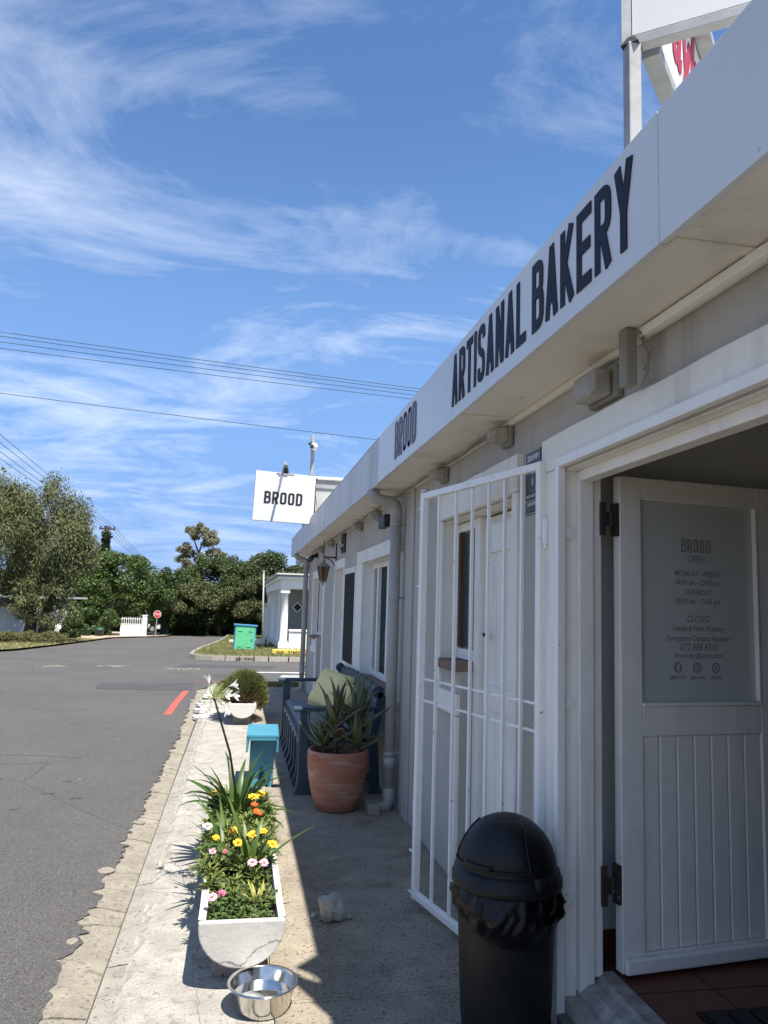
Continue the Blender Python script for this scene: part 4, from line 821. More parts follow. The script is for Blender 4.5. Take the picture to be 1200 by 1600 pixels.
t = wthing('black_floodlight', 'black floodlight half hidden behind the near downpipe', 'floodlight', (1.14, 5.98, 2.16))
q = M(); q.bx(1.09, 1.15, 5.92, 6.17, 2.12, 2.22); q.build('lamp_housing', darkm, t, bevel=.01)
q = M(); q.tube([(1.15, 6.04, 2.17), (1.238, 6.04, 2.17)], .010); q.build('arm', darkm, t)
# driftwood ornament on a black board
t = wthing('driftwood_ornament', 'weathered ornament of shells and driftwood on a dark board high on the wall', 'ornament', (XW, 9.4, 2.14))
q = M(); q.bx(XW-.02, XW-.001, 9.20, 9.50, 2.13, 2.36); q.build('backing_board', darkm, t)
R_ = random.Random(9)
for i in range(7):
    q = M(); y0 = 9.36+R_.uniform(-.05, .16); z0 = 2.16+i*.028; pts = [(XW-.03-.012*math.sin(k*1.3), y0+.055*k*R_.uniform(.5, 1)*(1 if i % 2 else -1)*.6, z0+.012*math.sin(k*2+i)) for k in range(4)]
    q.tube(pts, [.012, .017, .014, .006], 7); q.build('driftwood_piece', stonem, t, smooth=True)
# ================================================================== SIGNS ON THE ROOF
t = wthing('projecting_shop_sign', 'white rectangular BROOD sign board projecting over the eaves', 'sign', (.56, 11, 2.65))
q = M()
P4 = [(.125, 2.655), (.985, 2.63), (1.005, 3.325), (.15, 3.365)]
q.prism(P4, lambda u, v, d: (u, 11+d, v), 0, .03); sb = q.build('sign_board', signwhite, t, fixn=True)
for c, mb in word('BROOD', .275, 2.905, .175, lambda u, v, d: (u+.02*(v-2.9)/.2*.4, 10.9995-d, v-.035*(u-.28)), total=.545, depth=.004): mb.build('sign_letter', black, sb, fixn=True)
q = M()
for a, b in ((P4[0], P4[1]), (P4[1], P4[2]), (P4[2], P4[3]), (P4[3], P4[0])): q.tube([(a[0], 11.015, a[1]), (b[0], 11.015, b[1])], .006, 6)
q.build('edge_trim', greymetal, sb)
t2 = wthing('sign_lamp', 'small black lamp on an arm above the projecting BROOD board', 'lamp', (.56, 11, 3.34))
q = M(); q.tube([(.535, 11.01, 3.33), (.535, 10.98, 3.40), (.55, 10.62, 3.41)], .017, 8); q.build('lamp_arm', greymetal, t2, smooth=True)
q = M(); q.tube([(.555, 10.64, 3.405), (.555, 10.63, 3.36), (.556, 10.66, 3.30)], [.02, .026, .040], 12); q.build('lamp_head', darkm, t2, smooth=True)
q = M(); q.bx(.47, .60, 10.985, 10.999, 3.325, 3.345); q.tube([(.535, 10.9, 3.42), (.535, 10.9, 3.47), (.56, 10.92, 3.52)], .008); q.tube([(.44, 10.995, 3.345), (.70, 10.99, 3.345)], .005); q.build('clamp', greymetal, t2)
t = wthing('camera_pole', 'square grey steel pole rising behind the projecting sign', 'pole', (.95, 11.08, 2.66))
q = M(); q.bx(.925, .975, 11.06, 11.11, 2.66, 3.95); q.build('post', greymetal, t, bevel=.003)
q = M(); q.tube([(.99, 11.05, 3.33), (1.04, 11.04, 3.28)], .008); q.tube([(1.01, 11.02, 3.28), (1.0, 11.0, 3.1), (1.06, 10.98, 2.75)], .004); q.tube([(1.005, 11.03, 3.3), (1.005, 11.02, 2.72)], .010); q.build('cable', darkm, t, smooth=True)
t = wthing('security_camera', 'white security camera with a black face clamped to the roof pole', 'camera', (.95, 11.0, 3.75))
q = M(); q.tube([(.965, 11.055, 3.765), (.960, 10.98, 3.765), (.95, 10.90, 3.75)], [.05, .055, .04], 14); q.build('dome', signwhite, t, smooth=True)
q = M(); q.bx(.895, .945, 10.87, 10.92, 3.72, 3.775); q.build('camera_face', darkm, t, bevel=.006)
q = M(); q.bx(.88, .925, 11.03, 11.06, 3.80, 3.83); q.tube([(.92, 11.05, 3.86), (.93, 11.045, 3.80)], .006); q.build('bracket', darkm, t)
t = wthing('roof_gable_block', 'pale cement block wall with a metal capping rising above the roof', 'wall', (1.6, 11.6, 2.66))
q = M(); q.bx(1.03, 2.6, 11.3, 13.6, 2.66, 3.20); q.build('block_wall', flash, t, bevel=.004)
q = M(); q.bx(1.015, 2.62, 11.28, 13.62, 3.201, 3.325); q.build('flashing_band', greymetal, t, bevel=.002)
q = M(); q.bx(.995, 2.64, 11.25, 13.65, 3.326, 3.375); q.build('roof_capping', roofm, t, bevel=.006)
# V shaped sign on a post
t = wthing('rooftop_sign', 'white V-shaped rooftop sign with red letters on a grey steel post', 'sign', (1.0, 1.80, 2.66))
A = Vector((.985, 1.80, 3.055)); da = Vector((.80, -.60, 0)); db = Vector((.68, .73, 0)).normalized(); up = Vector((0, 0, 1))
na = Vector((-.6, -.8, 0)); nb = Vector((.73, -.68, 0)); HT = .45
q = M(); q.bx(.966, 1.003, 1.775, 1.812, 2.66, 3.05); q.build('post', greymetal, t, bevel=.004)
q = M(); q.obx(A+Vector((-.022, .010, -.0)), Vector((.022, -.010, 0)), Vector((.03, .035, 0)), up*HT); q.build('corner_upright', greymetal, t)
q = M(); q.obx(A+da*.003, da*1.24, -na*.035, up*.028); q.build('bottom_rail', greymetal, t, bevel=.002)
q = M(); q.obx(A+da*.003-na*.006, da*1.2, -na*.02, up*(HT-.037)+Vector((0, 0, 0))); q.v = [(x, y, z+.0355) for x, y, z in q.v]; q.build('face_panel', signwhite, t)
q = M(); q.obx(A+db*.06+Vector((.052, -.035, 0)), db*1.5, -nb*.05, up*.035); q.build('bottom_rail', greymetal, t, bevel=.002)
q = M(); q.obx(A+db*.06+Vector((.052, -.035, HT-.037)), db*1.5, nb*.05, up*.035); q.obx(A+db*.06+Vector((.052, -.035, HT+.0)), db*1.5, -nb*.10, up*.01); q.build('top_rail', greymetal, t, bevel=.002)
OB = A+db*.065+Vector((.052, -.035, .036)); q = M(); q.obx(OB-nb*.004, db*1.48, -nb*.02, up*(HT-.075)); fp = q.build('face_panel', signwhite, t)
V, Fs = text_mesh('ayh.', .42, font_shear=.25, bold=.012, xs=.72, align='LEFT')
q = M(); q.add([tuple(OB-nb*.0015+nb*z+db*(.17+x)+up*(.10+y_)) for x, y_, z in V], Fs); q.build('red_lettering', redm, fp)
q = M(); q.lathe([(0, 0), (.034, 0), (.012, .03), (0, .035)], (.985, 1.795, 3.045), 4); q.build('sealant_cap', darkm, t)
# ================================================================== STREET OBJECTS NEAR
# --- half-round troughs
def trough(name_label, y0, y1, xc, zr, R=.168, seed=1, em=None):
    t = wthing('trough_planter', name_label, 'planter', (xc, y0, 0))
    n = 18; zc = zr-.02
    def arc(r, z0): return [(xc-r*math.cos(math.pi*i/n), z0-r*.93*math.sin(math.pi*i/n)) for i in range(n+1)]
    q = M(); RR = random.Random(seed)
    out = [(xc-R, zr)]+arc(R, zc)+[(xc+R, zr)]; inn = [(xc-R+.028, zr)]+arc(R-.028, zc)+[(xc+R-.028, zr)]
    k = len(out); m_ = 14
    for j in range(m_+1):
        y = y0+.028+(y1-y0-.056)*j/m_
        for (x, z) in out: q.v.append((x+RR.uniform(-.0015, .0015), y, z+RR.uniform(-.002, .002)))
        for (x, z) in inn: q.v.append((x+RR.uniform(-.002, .002), y, z+RR.uniform(-.002, .002)))
    for j in range(m_):
        a = j*2*k; b = a+2*k
        for i in range(k-1): q.f.append((a+i, a+i+1, b+i+1, b+i)); q.f.append((a+k+i+1, a+k+i, b+k+i, b+k+i+1))
        q.f.append((a, b, b+k, a+k)); q.f.append((a+k-1, a+2*k-1, b+2*k-1, b+k-1))
    q.build('trough_shell', troughm, t, fixn=True)
    for (ya, yb) in ((y0, y0+.03), (y1-.03, y1)):
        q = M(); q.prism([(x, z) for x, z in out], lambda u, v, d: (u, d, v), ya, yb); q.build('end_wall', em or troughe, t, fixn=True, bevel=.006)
    for yb in (y0+.14, y1-.26):
        q = M(); q.bx(xc-.11, xc+.11, yb, yb+.12, .0, zc-R*.93+.022); q.build('support_block', kerbm, t, bevel=.004)
    q = M(); g_ = 10; ng = 24
    for j in range(ng+1):
        for i in range(g_+1):
            q.v.append((xc-(R-.03)+(2*R-.06)*i/g_, y0+.03+(y1-y0-.06)*j/ng, zr-.035+RR.uniform(-.012, .012)))
    for j in range(ng):
        for i in range(g_): a = j*(g_+1)+i; q.f.append((a, a+1, a+g_+2, a+g_+1))
    q.build('soil', soil, t, smooth=True)
    return t
TX = .078
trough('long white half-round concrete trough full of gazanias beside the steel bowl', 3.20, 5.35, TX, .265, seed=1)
trough('smaller white half-round trough holding the bushy heath near the street corner', 9.72, 10.9, .109, .262, seed=2, em=mat('smooth_white_trough_end', (.60, .585, .55, 1), (.54, .525, .49, 1), 4, .8, .3, 30))
def leafmesh(base, az, ln, w, bend, lean, mb, n=7, fold=.25, tip=.02, twist=0.):
    """strap leaf: starts up with lean, bends over"""
    p = Vector(base); th = lean; d = Vector((math.cos(az), math.sin(az), 0)); s0 = Vector((-math.sin(az), math.cos(az), 0)); k = len(mb.v)
    for i in range(n+1):
        t = i/n; ww = w*min(1, .55+t*2.2)*(1-t**3.2)+.0006; s = s0*math.cos(twist*t)+Vector((0, 0, 1))*math.sin(twist*t)
        nrm = (d*math.cos(th)*-1*math.sin(0)+Vector((0, 0, 1))*math.sin(th)+d*-math.cos(th)*0)
        u = d*math.sin(th)+Vector((0, 0, 1))*math.cos(th); nm = s.cross(u)
        mb.v += [tuple(p-s*ww), tuple(p-nm*ww*fold), tuple(p+s*ww)]
        p = p+u*(ln/n); th += bend/n*(.4+1.2*t)
    for i in range(n):
        a = k+3*i; mb.f += [(a, a+1, a+4, a+3), (a+1, a+2, a+5, a+4)]
def strap_plant(name, label, cat, loc, n, ln, w, seed, material, lean=(.1, .7), bend=(.5, 1.8), azr=(0, 6.283), parts=True, partname='leaf'):
    t = thing(name, label, cat, loc); R = random.Random(seed)
    for i in range(n):
        az = azr[0]+(azr[1]-azr[0])*((i*.381966) % 1)+R.uniform(-.2, .2); q = M(); f = R.uniform(.65, 1.1)
        le = R.uniform(*lean); be = R.uniform(*bend)
        leafmesh((math.cos(az)*.018, math.sin(az)*.018, -.01), az, ln*f, w*R.uniform(.8, 1.15), be, le, q, twist=R.uniform(-.5, .5)); q.build(partname, material, t, smooth=True)
    return t
ag = strap_plant('agapanthus', 'big dark green agapanthus clump at the far end of the long trough', 'plant', (.045, 4.72, .25), 50, .40, .0205, 11, strap, lean=(.15, 1.25), bend=(.5, 1.9))
# seed-head stalk leaning back towards the camera
q = M(); top = Vector((-.10-.045, 4.15-4.72, 1.0-.25)); q.tube([(0, -.02, 0), (-.01, -.16, .20), (-.05, -.34, .43), tuple(top)], [.0085, .0075, .0065, .0055], 8); fs = q.build('flower_stalk', stemg, ag, smooth=True)
R = random.Random(5)
for i in range(30):
    a = R.uniform(0, 6.28); el = R.uniform(-.35, 1.45); d = Vector((math.cos(a)*math.cos(el), math.sin(a)*math.cos(el), math.sin(el))); L_ = R.uniform(.055, .095)
    q = M(); e = top+d*L_+Vector((0, 0, -.008 if el < .3 else 0)); q.tube([tuple(top), tuple(top+d*L_*.5+Vector((0, 0, .004))), tuple(e)], [.0022, .0018, .0014], 5); q.build('pedicel', stemp, fs)
def floret(pos, d, s=.036):
    d = Vector(d).normalized(); u = d.orthogonal().normalized(); v = d.cross(u); q = M()
    for i in range(6):
        a = i*math.pi/3; c = u*math.cos(a)+v*math.sin(a); b = -u*math.sin(a)+v*math.cos(a); P = [Vector(pos)]
        w = [.0015, .006, .0085, .006, .001]; o = [0, .005, .012, .024, .030]; l = [0, s*.45, s*.8, s*1.1, s*1.25]; k = len(q.v)
        for j in range(5): p = Vector(pos)+d*l[j]+c*o[j]; q.v += [tuple(p-b*w[j]), tuple(p+b*w[j])]
        for j in range(4): q.f.append((k+2*j, k+2*j+1, k+2*j+3, k+2*j+2))
    q.build('white_floret', petalw, fs, smooth=True)
for (dx, dy, dz, d) in ((.075, .01, .060, (1, .0, .25)), (.080, .0, .012, (1, -.35, .1)), (.045, .02, .018, (.7, -.7, .1)), (.060, -.01, -.045, (.5, -.2, -1)), (-.03, .03, .07, (-.2, .4, 1))):
    p = top+Vector((dx, dy, dz)); q = M(); q.tube([tuple(top), tuple(p)], .0016, 5); q.build('pedicel', stemp, fs); floret(p, d)
strap_plant('agapanthus', 'medium agapanthus clump with arching leaves midway along the long trough', 'plant', (.115, 3.86, .24), 15, .33, .0145, 23, strapl, lean=(.1, .95), bend=(.4, 1.7))
strap_plant('agapanthus', 'thin agapanthus clump leaning over the left rim of the long trough', 'plant', (.0, 4.10, .24), 9, .34, .010, 29, strapl, lean=(.3, .9), bend=(.5, 1.4), azr=(1.6, 4.2))
strap_plant('variegated_tuft', 'small yellowish strap-leaved tuft near the front of the long trough', 'plant', (.145, 3.45, .235), 26, .10, .0055, 31, mat('yellow_tuft', (.42, .40, .09, 1), (.30, .32, .08, 1), 20, .6, island=.2, trans=.2), lean=(.2, 1.1), bend=(.2, .9))
def foliage(name, label, boxes, n, ln, w, material, seed, kind='stuff', parent=None):
    R = np.random.RandomState(seed); Vs = []
    for (x0, x1, y0, y1, z0, z1, wt) in boxes:
        k = int(n*wt); X = R.uniform(x0, x1, k); Y = R.uniform(y0, y1, k); Z = z0+(z1-z0)*R.uniform(0, 1, k)**1.0
        az = R.uniform(0, 6.283, k); el = R.uniform(.1, 1.4, k); l = ln*R.uniform(.5, 1.3, k); ww = w*R.uniform(.6, 1.3, k)
        d = np.stack([np.cos(az)*np.cos(el), np.sin(az)*np.cos(el), np.sin(el)], 1); s = np.stack([-np.sin(az), np.cos(az), R.uniform(-.5, .5, k)], 1); B = np.stack([X, Y, Z], 1)
        Vs.append(np.stack([B, B+d*(l*.55)[:, None]-s*ww[:, None], B+d*l[:, None]+np.array([0, 0, -.25])*(l*.3)[:, None], B+d*(l*.55)[:, None]+s*ww[:, None]], 1))
    V = np.concatenate(Vs).reshape(-1, 3); Fc = np.arange(len(V)).reshape(-1, 4)
    o = np_mesh(name, V, Fc, material, parent)
    if kind and not parent: tag(o, label, 'plant', kind=kind)
    return o
def rosettes(name, label, n, region, material, seed, ln=.06, w=.0045, leaves=(14, 26), zf=None):
    R = np.random.RandomState(seed); Vs = []
    for _ in range(n):
        x, y = R.uniform(region[0], region[1]), R.uniform(region[2], region[3]); z = .228+R.uniform(0, .03)+(zf(x, y) if zf else 0); k = R.randint(*leaves); l = ln*R.uniform(.6, 1.25, k)
        az = R.uniform(0, 6.283, k); el = R.uniform(.15, 1.35, k); d = np.stack([np.cos(az)*np.cos(el), np.sin(az)*np.cos(el), np.sin(el)], 1); s_ = np.stack([-np.sin(az), np.cos(az), 0*az], 1)*(w*R.uniform(.7, 1.3, k))[:, None]; B = np.stack([x+0*az, y+0*az, z+0*az], 1); dn = np.array([0, 0, -1.])
        p1 = B+d*(l*.4)[:, None]; p2 = B+d*(l*.75)[:, None]+dn*(l*.10)[:, None]; p3 = B+d*l[:, None]+dn*(l*.28)[:, None]
        Vs += [np.stack([B, p1-s_, p2, p1+s_], 1), np.stack([p1-s_, p2-s_*.9, p2+s_*.9, p1+s_], 1), np.stack([p2-s_*.9, p3, p3+s_*.01, p2+s_*.9], 1)]
    V = np.concatenate(Vs).reshape(-1, 3); return tag(np_mesh(name, V, np.arange(len(V)).reshape(-1, 4), material), label, 'plant', kind='stuff')
hump = lambda x, y: .03*max(0, min(1, (y-3.7)/.5))
gaz2 = mat('dry_gazania_foliage', (.22, .235, .07, 1), (.13, .165, .045, 1), 9, .75, island=.4, trans=.2)
rosettes('gazania_groundcover', 'dark green gazania leaf rosettes filling the long trough', 110, (TX-.155, TX+.15, 3.45, 5.25), gazl, 41, zf=hump)
rosettes('gazania_groundcover', 'gazania leaves spilling over the left rim of the long trough', 60, (TX-.185, TX-.12, 3.55, 5.0), gazl, 47, zf=lambda x, y: .02, ln=.065)
rosettes('gazania_groundcover', 'gazania leaves spilling over the far right rim of the long trough', 36, (TX+.12, TX+.18, 3.95, 5.1), gaz2, 48, zf=lambda x, y: .025, ln=.06)
rosettes('gazania_groundcover', 'dry yellowish gazania leaves scattered through the long trough', 55, (TX-.15, TX+.14, 3.5, 5.25), gaz2, 42, zf=hump, leaves=(6, 16), ln=.065)
rosettes('gazania_groundcover', 'taller tangled gazania leaves around the big agapanthus', 50, (TX-.10, TX+.14, 4.1, 5.0), gazl, 44, zf=lambda x, y: .06, ln=.07)
parsm = mat('parsley_leaf', (.050, .095, .018, 1), (.11, .16, .035, 1), 30, .65, island=.45, trans=.2)
rosettes('parsley_groundcover', 'low dark leafy cover at the front corner of the long trough', 80, (TX-.135, TX+.13, 3.24, 3.50), parsm, 43, ln=.026, w=.006, leaves=(10, 22))
foliage('parsley_groundcover', 'scattered tiny leaves over the soil of the long trough', [(TX-.14, TX+.135, 3.235, 3.9, .228, .25, 1)], 1300, .016, .005, parsm, 45)
def gazania(x, y, z, r, pm, label, tilt=(0, 0), group=None, np_=15):
    cup = rnd.uniform(.15, .75) if pm is not petald else rnd.uniform(.7, 1.2); cs, sn = math.cos(cup), math.sin(cup)
    t = thing('gazania_flower', label, 'flower', (x, y, z), group=group); t.rotation_euler = (tilt[0]*.62, tilt[1], rnd.uniform(-.3, .3))
    for ring, rr, zz, wd in ((0, r, .004, .0062), (1, r*.82, .008, .0055)):
        for i in range(np_):
            a = (i+.5*ring)*2*math.pi/np_; c, s = math.cos(a), math.sin(a); q = M(); w = wd*r/.035
            q_ = rr*rnd.uniform(.82, 1.08); dr = rnd.uniform(-.006, .004); pr = [(.004, .0, w*.5), (q_*.5*cs, zz+.004+q_*.5*sn, w), (q_*.85*cs, zz+.004+q_*.85*sn, w*.9), (q_*cs, zz+q_*sn+dr, w*.2)]
            v = []
            for (d, h, ww) in pr: v += [(d*c-ww*s, d*s+ww*c, h), (d*c+ww*s, d*s-ww*c, h)]
            q.add(v, [(0, 1, 3, 2), (2, 3, 5, 4), (4, 5, 7, 6)]); q.build('petal', pm, t, smooth=True)
    q = M(); q.lathe([(r*.26, .006), (r*.22, .014), (0, .017)], (0, 0, 0), 10); q.build('centre', eyem, t, smooth=True)
    q = M(); q.tube([(0, 0, .002), (.004, .004, -.05), (.0, .008, -.12)], .0022, 5); q.build('stalk', stemp, t)
def ztop(px, py, z): pass
fl = [(.14, 4.62, .385, .042, petaly, 'left bloom of the yellow gazania pair in front of the turquoise stand', (.5, .1)), (.178, 4.66, .385, .042, petaly, 'right bloom of the yellow gazania pair in front of the turquoise stand', (.5, .2)),
      (-.085, 4.78, .37, .036, petaly, 'lone yellow gazania at the left side of the big agapanthus clump', (.6, -.2)), (.143, 4.52, .36, .034, petalo, 'upper of the two orange flowers among the agapanthus leaves', (.5, 0)), (.155, 4.42, .35, .040, petalo, 'lower of the two orange flowers among the agapanthus leaves', (.5, .3)),
      (-.05, 3.92, .36, .034, petaly, 'yellow gazania at the left rim of the trough, apart from the others', (.5, 0)), (.035, 3.98, .375, .040, petaly, 'yellow-orange gazania standing higher behind the middle leaves', (.7, .2)), (.055, 3.86, .36, .032, petaly, 'small yellow gazania in front of the higher one in mid trough', (.8, .1)), (.125, 3.93, .37, .040, petaly, 'yellow gazania in the middle of the row of three', (.6, 0)), (.172, 3.97, .37, .040, petaly, 'yellow gazania right of the middle one in the row of three', (.5, .1)), (.212, 3.82, .36, .036, petaly, 'yellow gazania overhanging the right rim of the long trough', (.6, .35)),
      (-.06, 3.84, .325, .034, petalp, 'pale pink gazania at the left rim of the trough', (.7, -.1)), (.0, 3.84, .325, .024, petald, 'half-closed magenta gazania next to the pale pink one', (.8, 0)), (.098, 3.98, .335, .026, petalp, 'left one of two pink buds under the yellow row', (.9, 0)), (.137, 3.97, .335, .026, petald, 'right one of two pink buds under the yellow row', (.9, 0)), (.122, 3.70, .32, .036, petalp, 'white and pink gazania right of the arching leaves', (.6, 0)), (.172, 3.68, .32, .036, petalp, 'white and pink gazania nearest the right rim', (.6, .2)), (-.045, 3.32, .31, .036, petalp, 'pink-tipped gazania at the front left of the trough', (.7, 0)), (-.008, 3.33, .315, .034, petald, 'dark magenta gazania at the front of the trough', (.5, .1)), (-.10, 4.25, .33, .040, petalw, 'cream white gazania on the left rim below the big clump', (.5, -.3))]
for (x, y, z, r, pm, lb, tl) in fl: gazania(x, y, z-.005, r*(.72 if pm in (petalp, petald) else .82), pm, lb, tl)
# heath bush in the second trough
hb = wthing('heath_bush', 'rounded fine-leaved heath bush in the smaller white trough', 'shrub', (.12, 10.3, .25))
R = np.random.RandomState(77)
def tufts(c, rad, n, ln, w, material, name, parent, seed, up=.5, shell=.45):
    R = np.random.RandomState(seed); d = R.normal(0, 1, (n, 3)); d /= np.linalg.norm(d, axis=1)[:, None]; r = R.uniform(shell, 1, n)**.6
    B = np.array(c)+d*np.array(rad)*r[:, None]; g = d*np.array([1, 1, .6])+np.array([0, 0, up])+R.normal(0, .35, (n, 3)); g /= np.linalg.norm(g, axis=1)[:, None]
    s = np.cross(g, R.normal(0, 1, (n, 3))); s /= np.linalg.norm(s, axis=1)[:, None]; l = ln*R.uniform(.5, 1.4, n); ww = w*R.uniform(.6, 1.3, n)
    V = np.stack([B, B+g*(l*.5)[:, None]-s*ww[:, None], B+g*l[:, None], B+g*(l*.5)[:, None]+s*ww[:, None]], 1).reshape(-1, 3)
    return V
V = np.concatenate([tufts((.14, 10.35, .42), (.21, .4, .17), 8000, .06, .0035, None, '', None, 11), tufts((-.0, 10.30, .36), (.19, .4, .15), 6000, .05, .0035, None, '', None, 12), tufts((.24, 10.30, .40), (.15, .35, .13), 5000, .06, .0035, None, '', None, 13), tufts((.10, 10.30, .36), (.24, .45, .16), 5000, .045, .0035, None, '', None, 1), tufts((-.02, 10.2, .36), (.20, .4, .13), 5000, .045, .0035, None, '', None, 2), tufts((.31, 10.15, .28), (.11, .3, .13), 3000, .045, .0035, None, '', None, 3)])
V -= np.array([.12, 10.3, .25]); np_mesh('foliage', V, np.arange(len(V)).reshape(-1, 4), heath, hb)['kind'] = 'stuff'
V = tufts((.16, 10.15, .30), (.22, .42, .12), 3500, .05, .003, None, '', None, 4)-np.array([.12, 10.3, .25]); np_mesh('brown_twigs', V, np.arange(len(V)).reshape(-1, 4), heathr, hb)['kind'] = 'stuff'
q = M(); R2 = random.Random(6)
for i in range(16):
    a = R2.uniform(0, 6.28); q.tube([(.12, 10.3, .22), (.12+.10*math.cos(a), 10.3+.2*math.sin(a), .34), (.12+.2*math.cos(a), 10.3+.36*math.sin(a), .44)], [.008, .005, .003], 5)
q.build('stems', heathr, hb)
# --- steel bowl with water
bl = thing('water_bowl', 'round stainless steel water bowl on the pavement in front of the long trough', 'bowl', (.162, 3.085, .002)); bl.scale = (.94, .94, .92)
q = M(); prof = [(0, 0), (.098, 0), (.105, .004), (.112, .02), (.128, .090), (.136, .098), (.140, .101), (.1405, .099), (.139, .103), (.135, .1045), (.128, .101), (.125, .092), (.110, .022), (.102, .008), (0, .008)]
q.lathe(prof, (0, 0, 0), 56); q.build('bowl', steel, bl, smooth=True, fixn=True)
q = M(); q.lathe([(0, .052), (.1165, .052)], (0, 0, 0), 48); q.build('water', water, bl)
# --- limestone lump
def lump(name, label, loc, rad, seed, material, parent=None, sub_=4, rough=.35):
    import bmesh
    from mathutils import noise
    bm = bmesh.new(); bmesh.ops.create_icosphere(bm, subdivisions=sub_, radius=1)
    for v in bm.verts:
        p = v.co.copy(); k = 1+rough*noise.fractal(p*1.3+Vector((seed, 0, 0)), .9, 2.1, 4)+.12*noise.noise(p*6+Vector((0, seed, 0)))-.10*max(0, noise.noise(p*4+Vector((7, seed, 0))))
        v.co = Vector((p.x*rad[0], p.y*rad[1], max(-.55, p.z)*rad[2]))*k
    me = bpy.data.meshes.new(name); bm.to_mesh(me); bm.free(); me.materials.append(material); me.polygons.foreach_set('use_smooth', [True]*len(me.polygons))
    o = bpy.data.objects.new(name, me); C.objects.link(o); o.location = loc
    if parent: o.parent = parent
    return o
tag(lump('limestone_rock', '', (.515, 3.86, .048), (.062, .055, .072), 3, stonem), 'pitted pale limestone lump on the shaded pavement', 'rock')
for (x, y, s, l) in ((.435, 3.90, .016, 'tiny stone left of the pitted limestone lump'), (.60, 3.86, .016, 'tiny stone right of the pitted limestone lump')): tag(lump('pebble', '', (x, y, s*.6), (s, s, s*.8), 9+x, stonem, sub_=2), l, 'stone')
R_ = random.Random(21); q = M()
for i in range(46):
    x = R_.uniform(-.35, 1.15); y = R_.uniform(2.5, 8); a = R_.uniform(0, 6.28); l = R_.uniform(.006, .018); w_ = l*.4
    q.add([(x-l*math.cos(a), y-l*math.sin(a), .004), (x+w_*math.sin(a), y-w_*math.cos(a), .007), (x+l*math.cos(a), y+l*math.sin(a), .006), (x-w_*math.sin(a), y+w_*math.cos(a), .0045)], [(0, 1, 2, 3)])
tag(q.build('dry_leaf_litter', barkpale), kind='stuff')
# --- turquoise stand
ts = thing('turquoise_stand', 'turquoise wooden pedestal box with a hinged lid and a triangular cut-out', 'stand', (.25, 6.56, 0), math.radians(-2))
q = M(); x0, x1 = -.098, .100; z1 = .405
q.prism([(x0, 0), (-.034, 0), (.002, .175), (.058, 0), (x1, 0), (x1, z1), (x0, z1)], lambda u, v, d: (u, d, v), 0, .018); q.build('front_board', teal, ts, fixn=True, bevel=.0015)
q = M(); q.prism([(x0, 0), (x1, 0), (x1, z1), (x0, z1)], lambda u, v, d: (u, d, v), .36, .378); q.build('back_board', teal, ts, fixn=True)
q = M(); q.bx(x0, x0+.016, .0185, .3595, .12, z1); q.bx(x1-.016, x1, .0185, .3595, .12, z1); q.build('side_board', teal, ts)
q = M(); q.bx(-.128, .130, -.14, .43, .415, .437); q.build('lid_top', teal, ts, bevel=.003)
for s in (-1, 1):
    q = M(); xa, xb = (-.128, -.112) if s < 0 else (.114, .130); q.prism([(-.135, .26+.04), (-.135, .414), (.425, .414), (.425, .30)], lambda u, v, d: (d, u, v), xa, xb); q.build('lid_side', teal, ts, fixn=True, bevel=.002)
q = M(); q.bx(-.111, .113, -.138, -.122, .392, .4145); q.build('lid_front', teal, ts, bevel=.002)
# --- bench
bn = wthing('garden_bench', 'dark navy slatted wooden bench against the wall under the big window', 'bench', (.8, 7.5, 0))
Y0, Y1 = 6.27, 8.72
for ya in (Y0, Y1-.085):
    q = M(); q.prism([(.505, 0), (.635, 0), (.610, .10), (.605, .64), (.525, .64), (.525, .12)], lambda u, v, d: (u, d, v), ya, ya+.075); q.build('front_leg', navywood, bn, fixn=True, bevel=.006)
    q = M(); q.prism([(1.10, 0), (1.19, 0), (1.16, .45), (1.215, .80), (1.15, .80), (1.09, .45)], lambda u, v, d: (u, d, v), ya, ya+.075); q.build('rear_leg', navywood, bn, fixn=True, bevel=.006)
    q = M(); q.prism([(.475, .642), (1.15, .652), (1.15, .682), (.475, .676), (.465, .66)], lambda u, v, d: (u, d, v), ya-.015, ya+.095); q.build('armrest', navywood, bn, fixn=True, bevel=.008)
    q = M(); q.bx(.61, 1.1, ya+.02, ya+.055, .30, .385); q.build('side_rail', navywood, bn, bevel=.004)
    q = M(); q.bx(.62, 1.1, ya+.02, ya+.055, .10, .15); q.build('stretcher', navywood, bn, bevel=.004)
for i in range(7):
    y = Y0+.26+i*.29
    q = M(); q.prism([(.515, 0), (.545, 0), (.60, .075), (.585, .36), (.53, .36), (.53, .12), (.50, .05)], lambda u, v, d: (u, d, v), y, y+.045); q.build('front_picket', navywood, bn, fixn=True, bevel=.004)
q = M(); q.bx(.545, .575, Y0+.076, Y1-.086, .30, .385); q.build('front_rail', mat('grey_blue_rail', (.12, .135, .165, 1), (.09, .105, .135, 1), 7, .6), bn, bevel=.004)
for i in range(7): 
    q = M(); q.bx(.56+i*.078, .56+i*.078+.066, Y0+.076, Y1-.086, .386, .40); q.build('seat_slat', navywood, bn, bevel=.003)
q = M(); prof = []
n = 60
for i in range(n+1):
    y = Y0+.03+(Y1-Y0-.06)*i/n; u = (y-Y0)/(Y1-Y0); z = .815+.03*math.sin(math.pi*u)+.010*math.cos(u*18*math.pi)*(1 if abs(u-.5) < .36 else .3); prof.append((y, z))
q.prism([(Y0+.03, .70), (Y1-.03, .70)]+prof[::-1], lambda u, v, d: (d+(v-.45)*.16, u, v), 1.10, 1.135); q.build('back_rail', navywood, bn, fixn=True, bevel=.003)
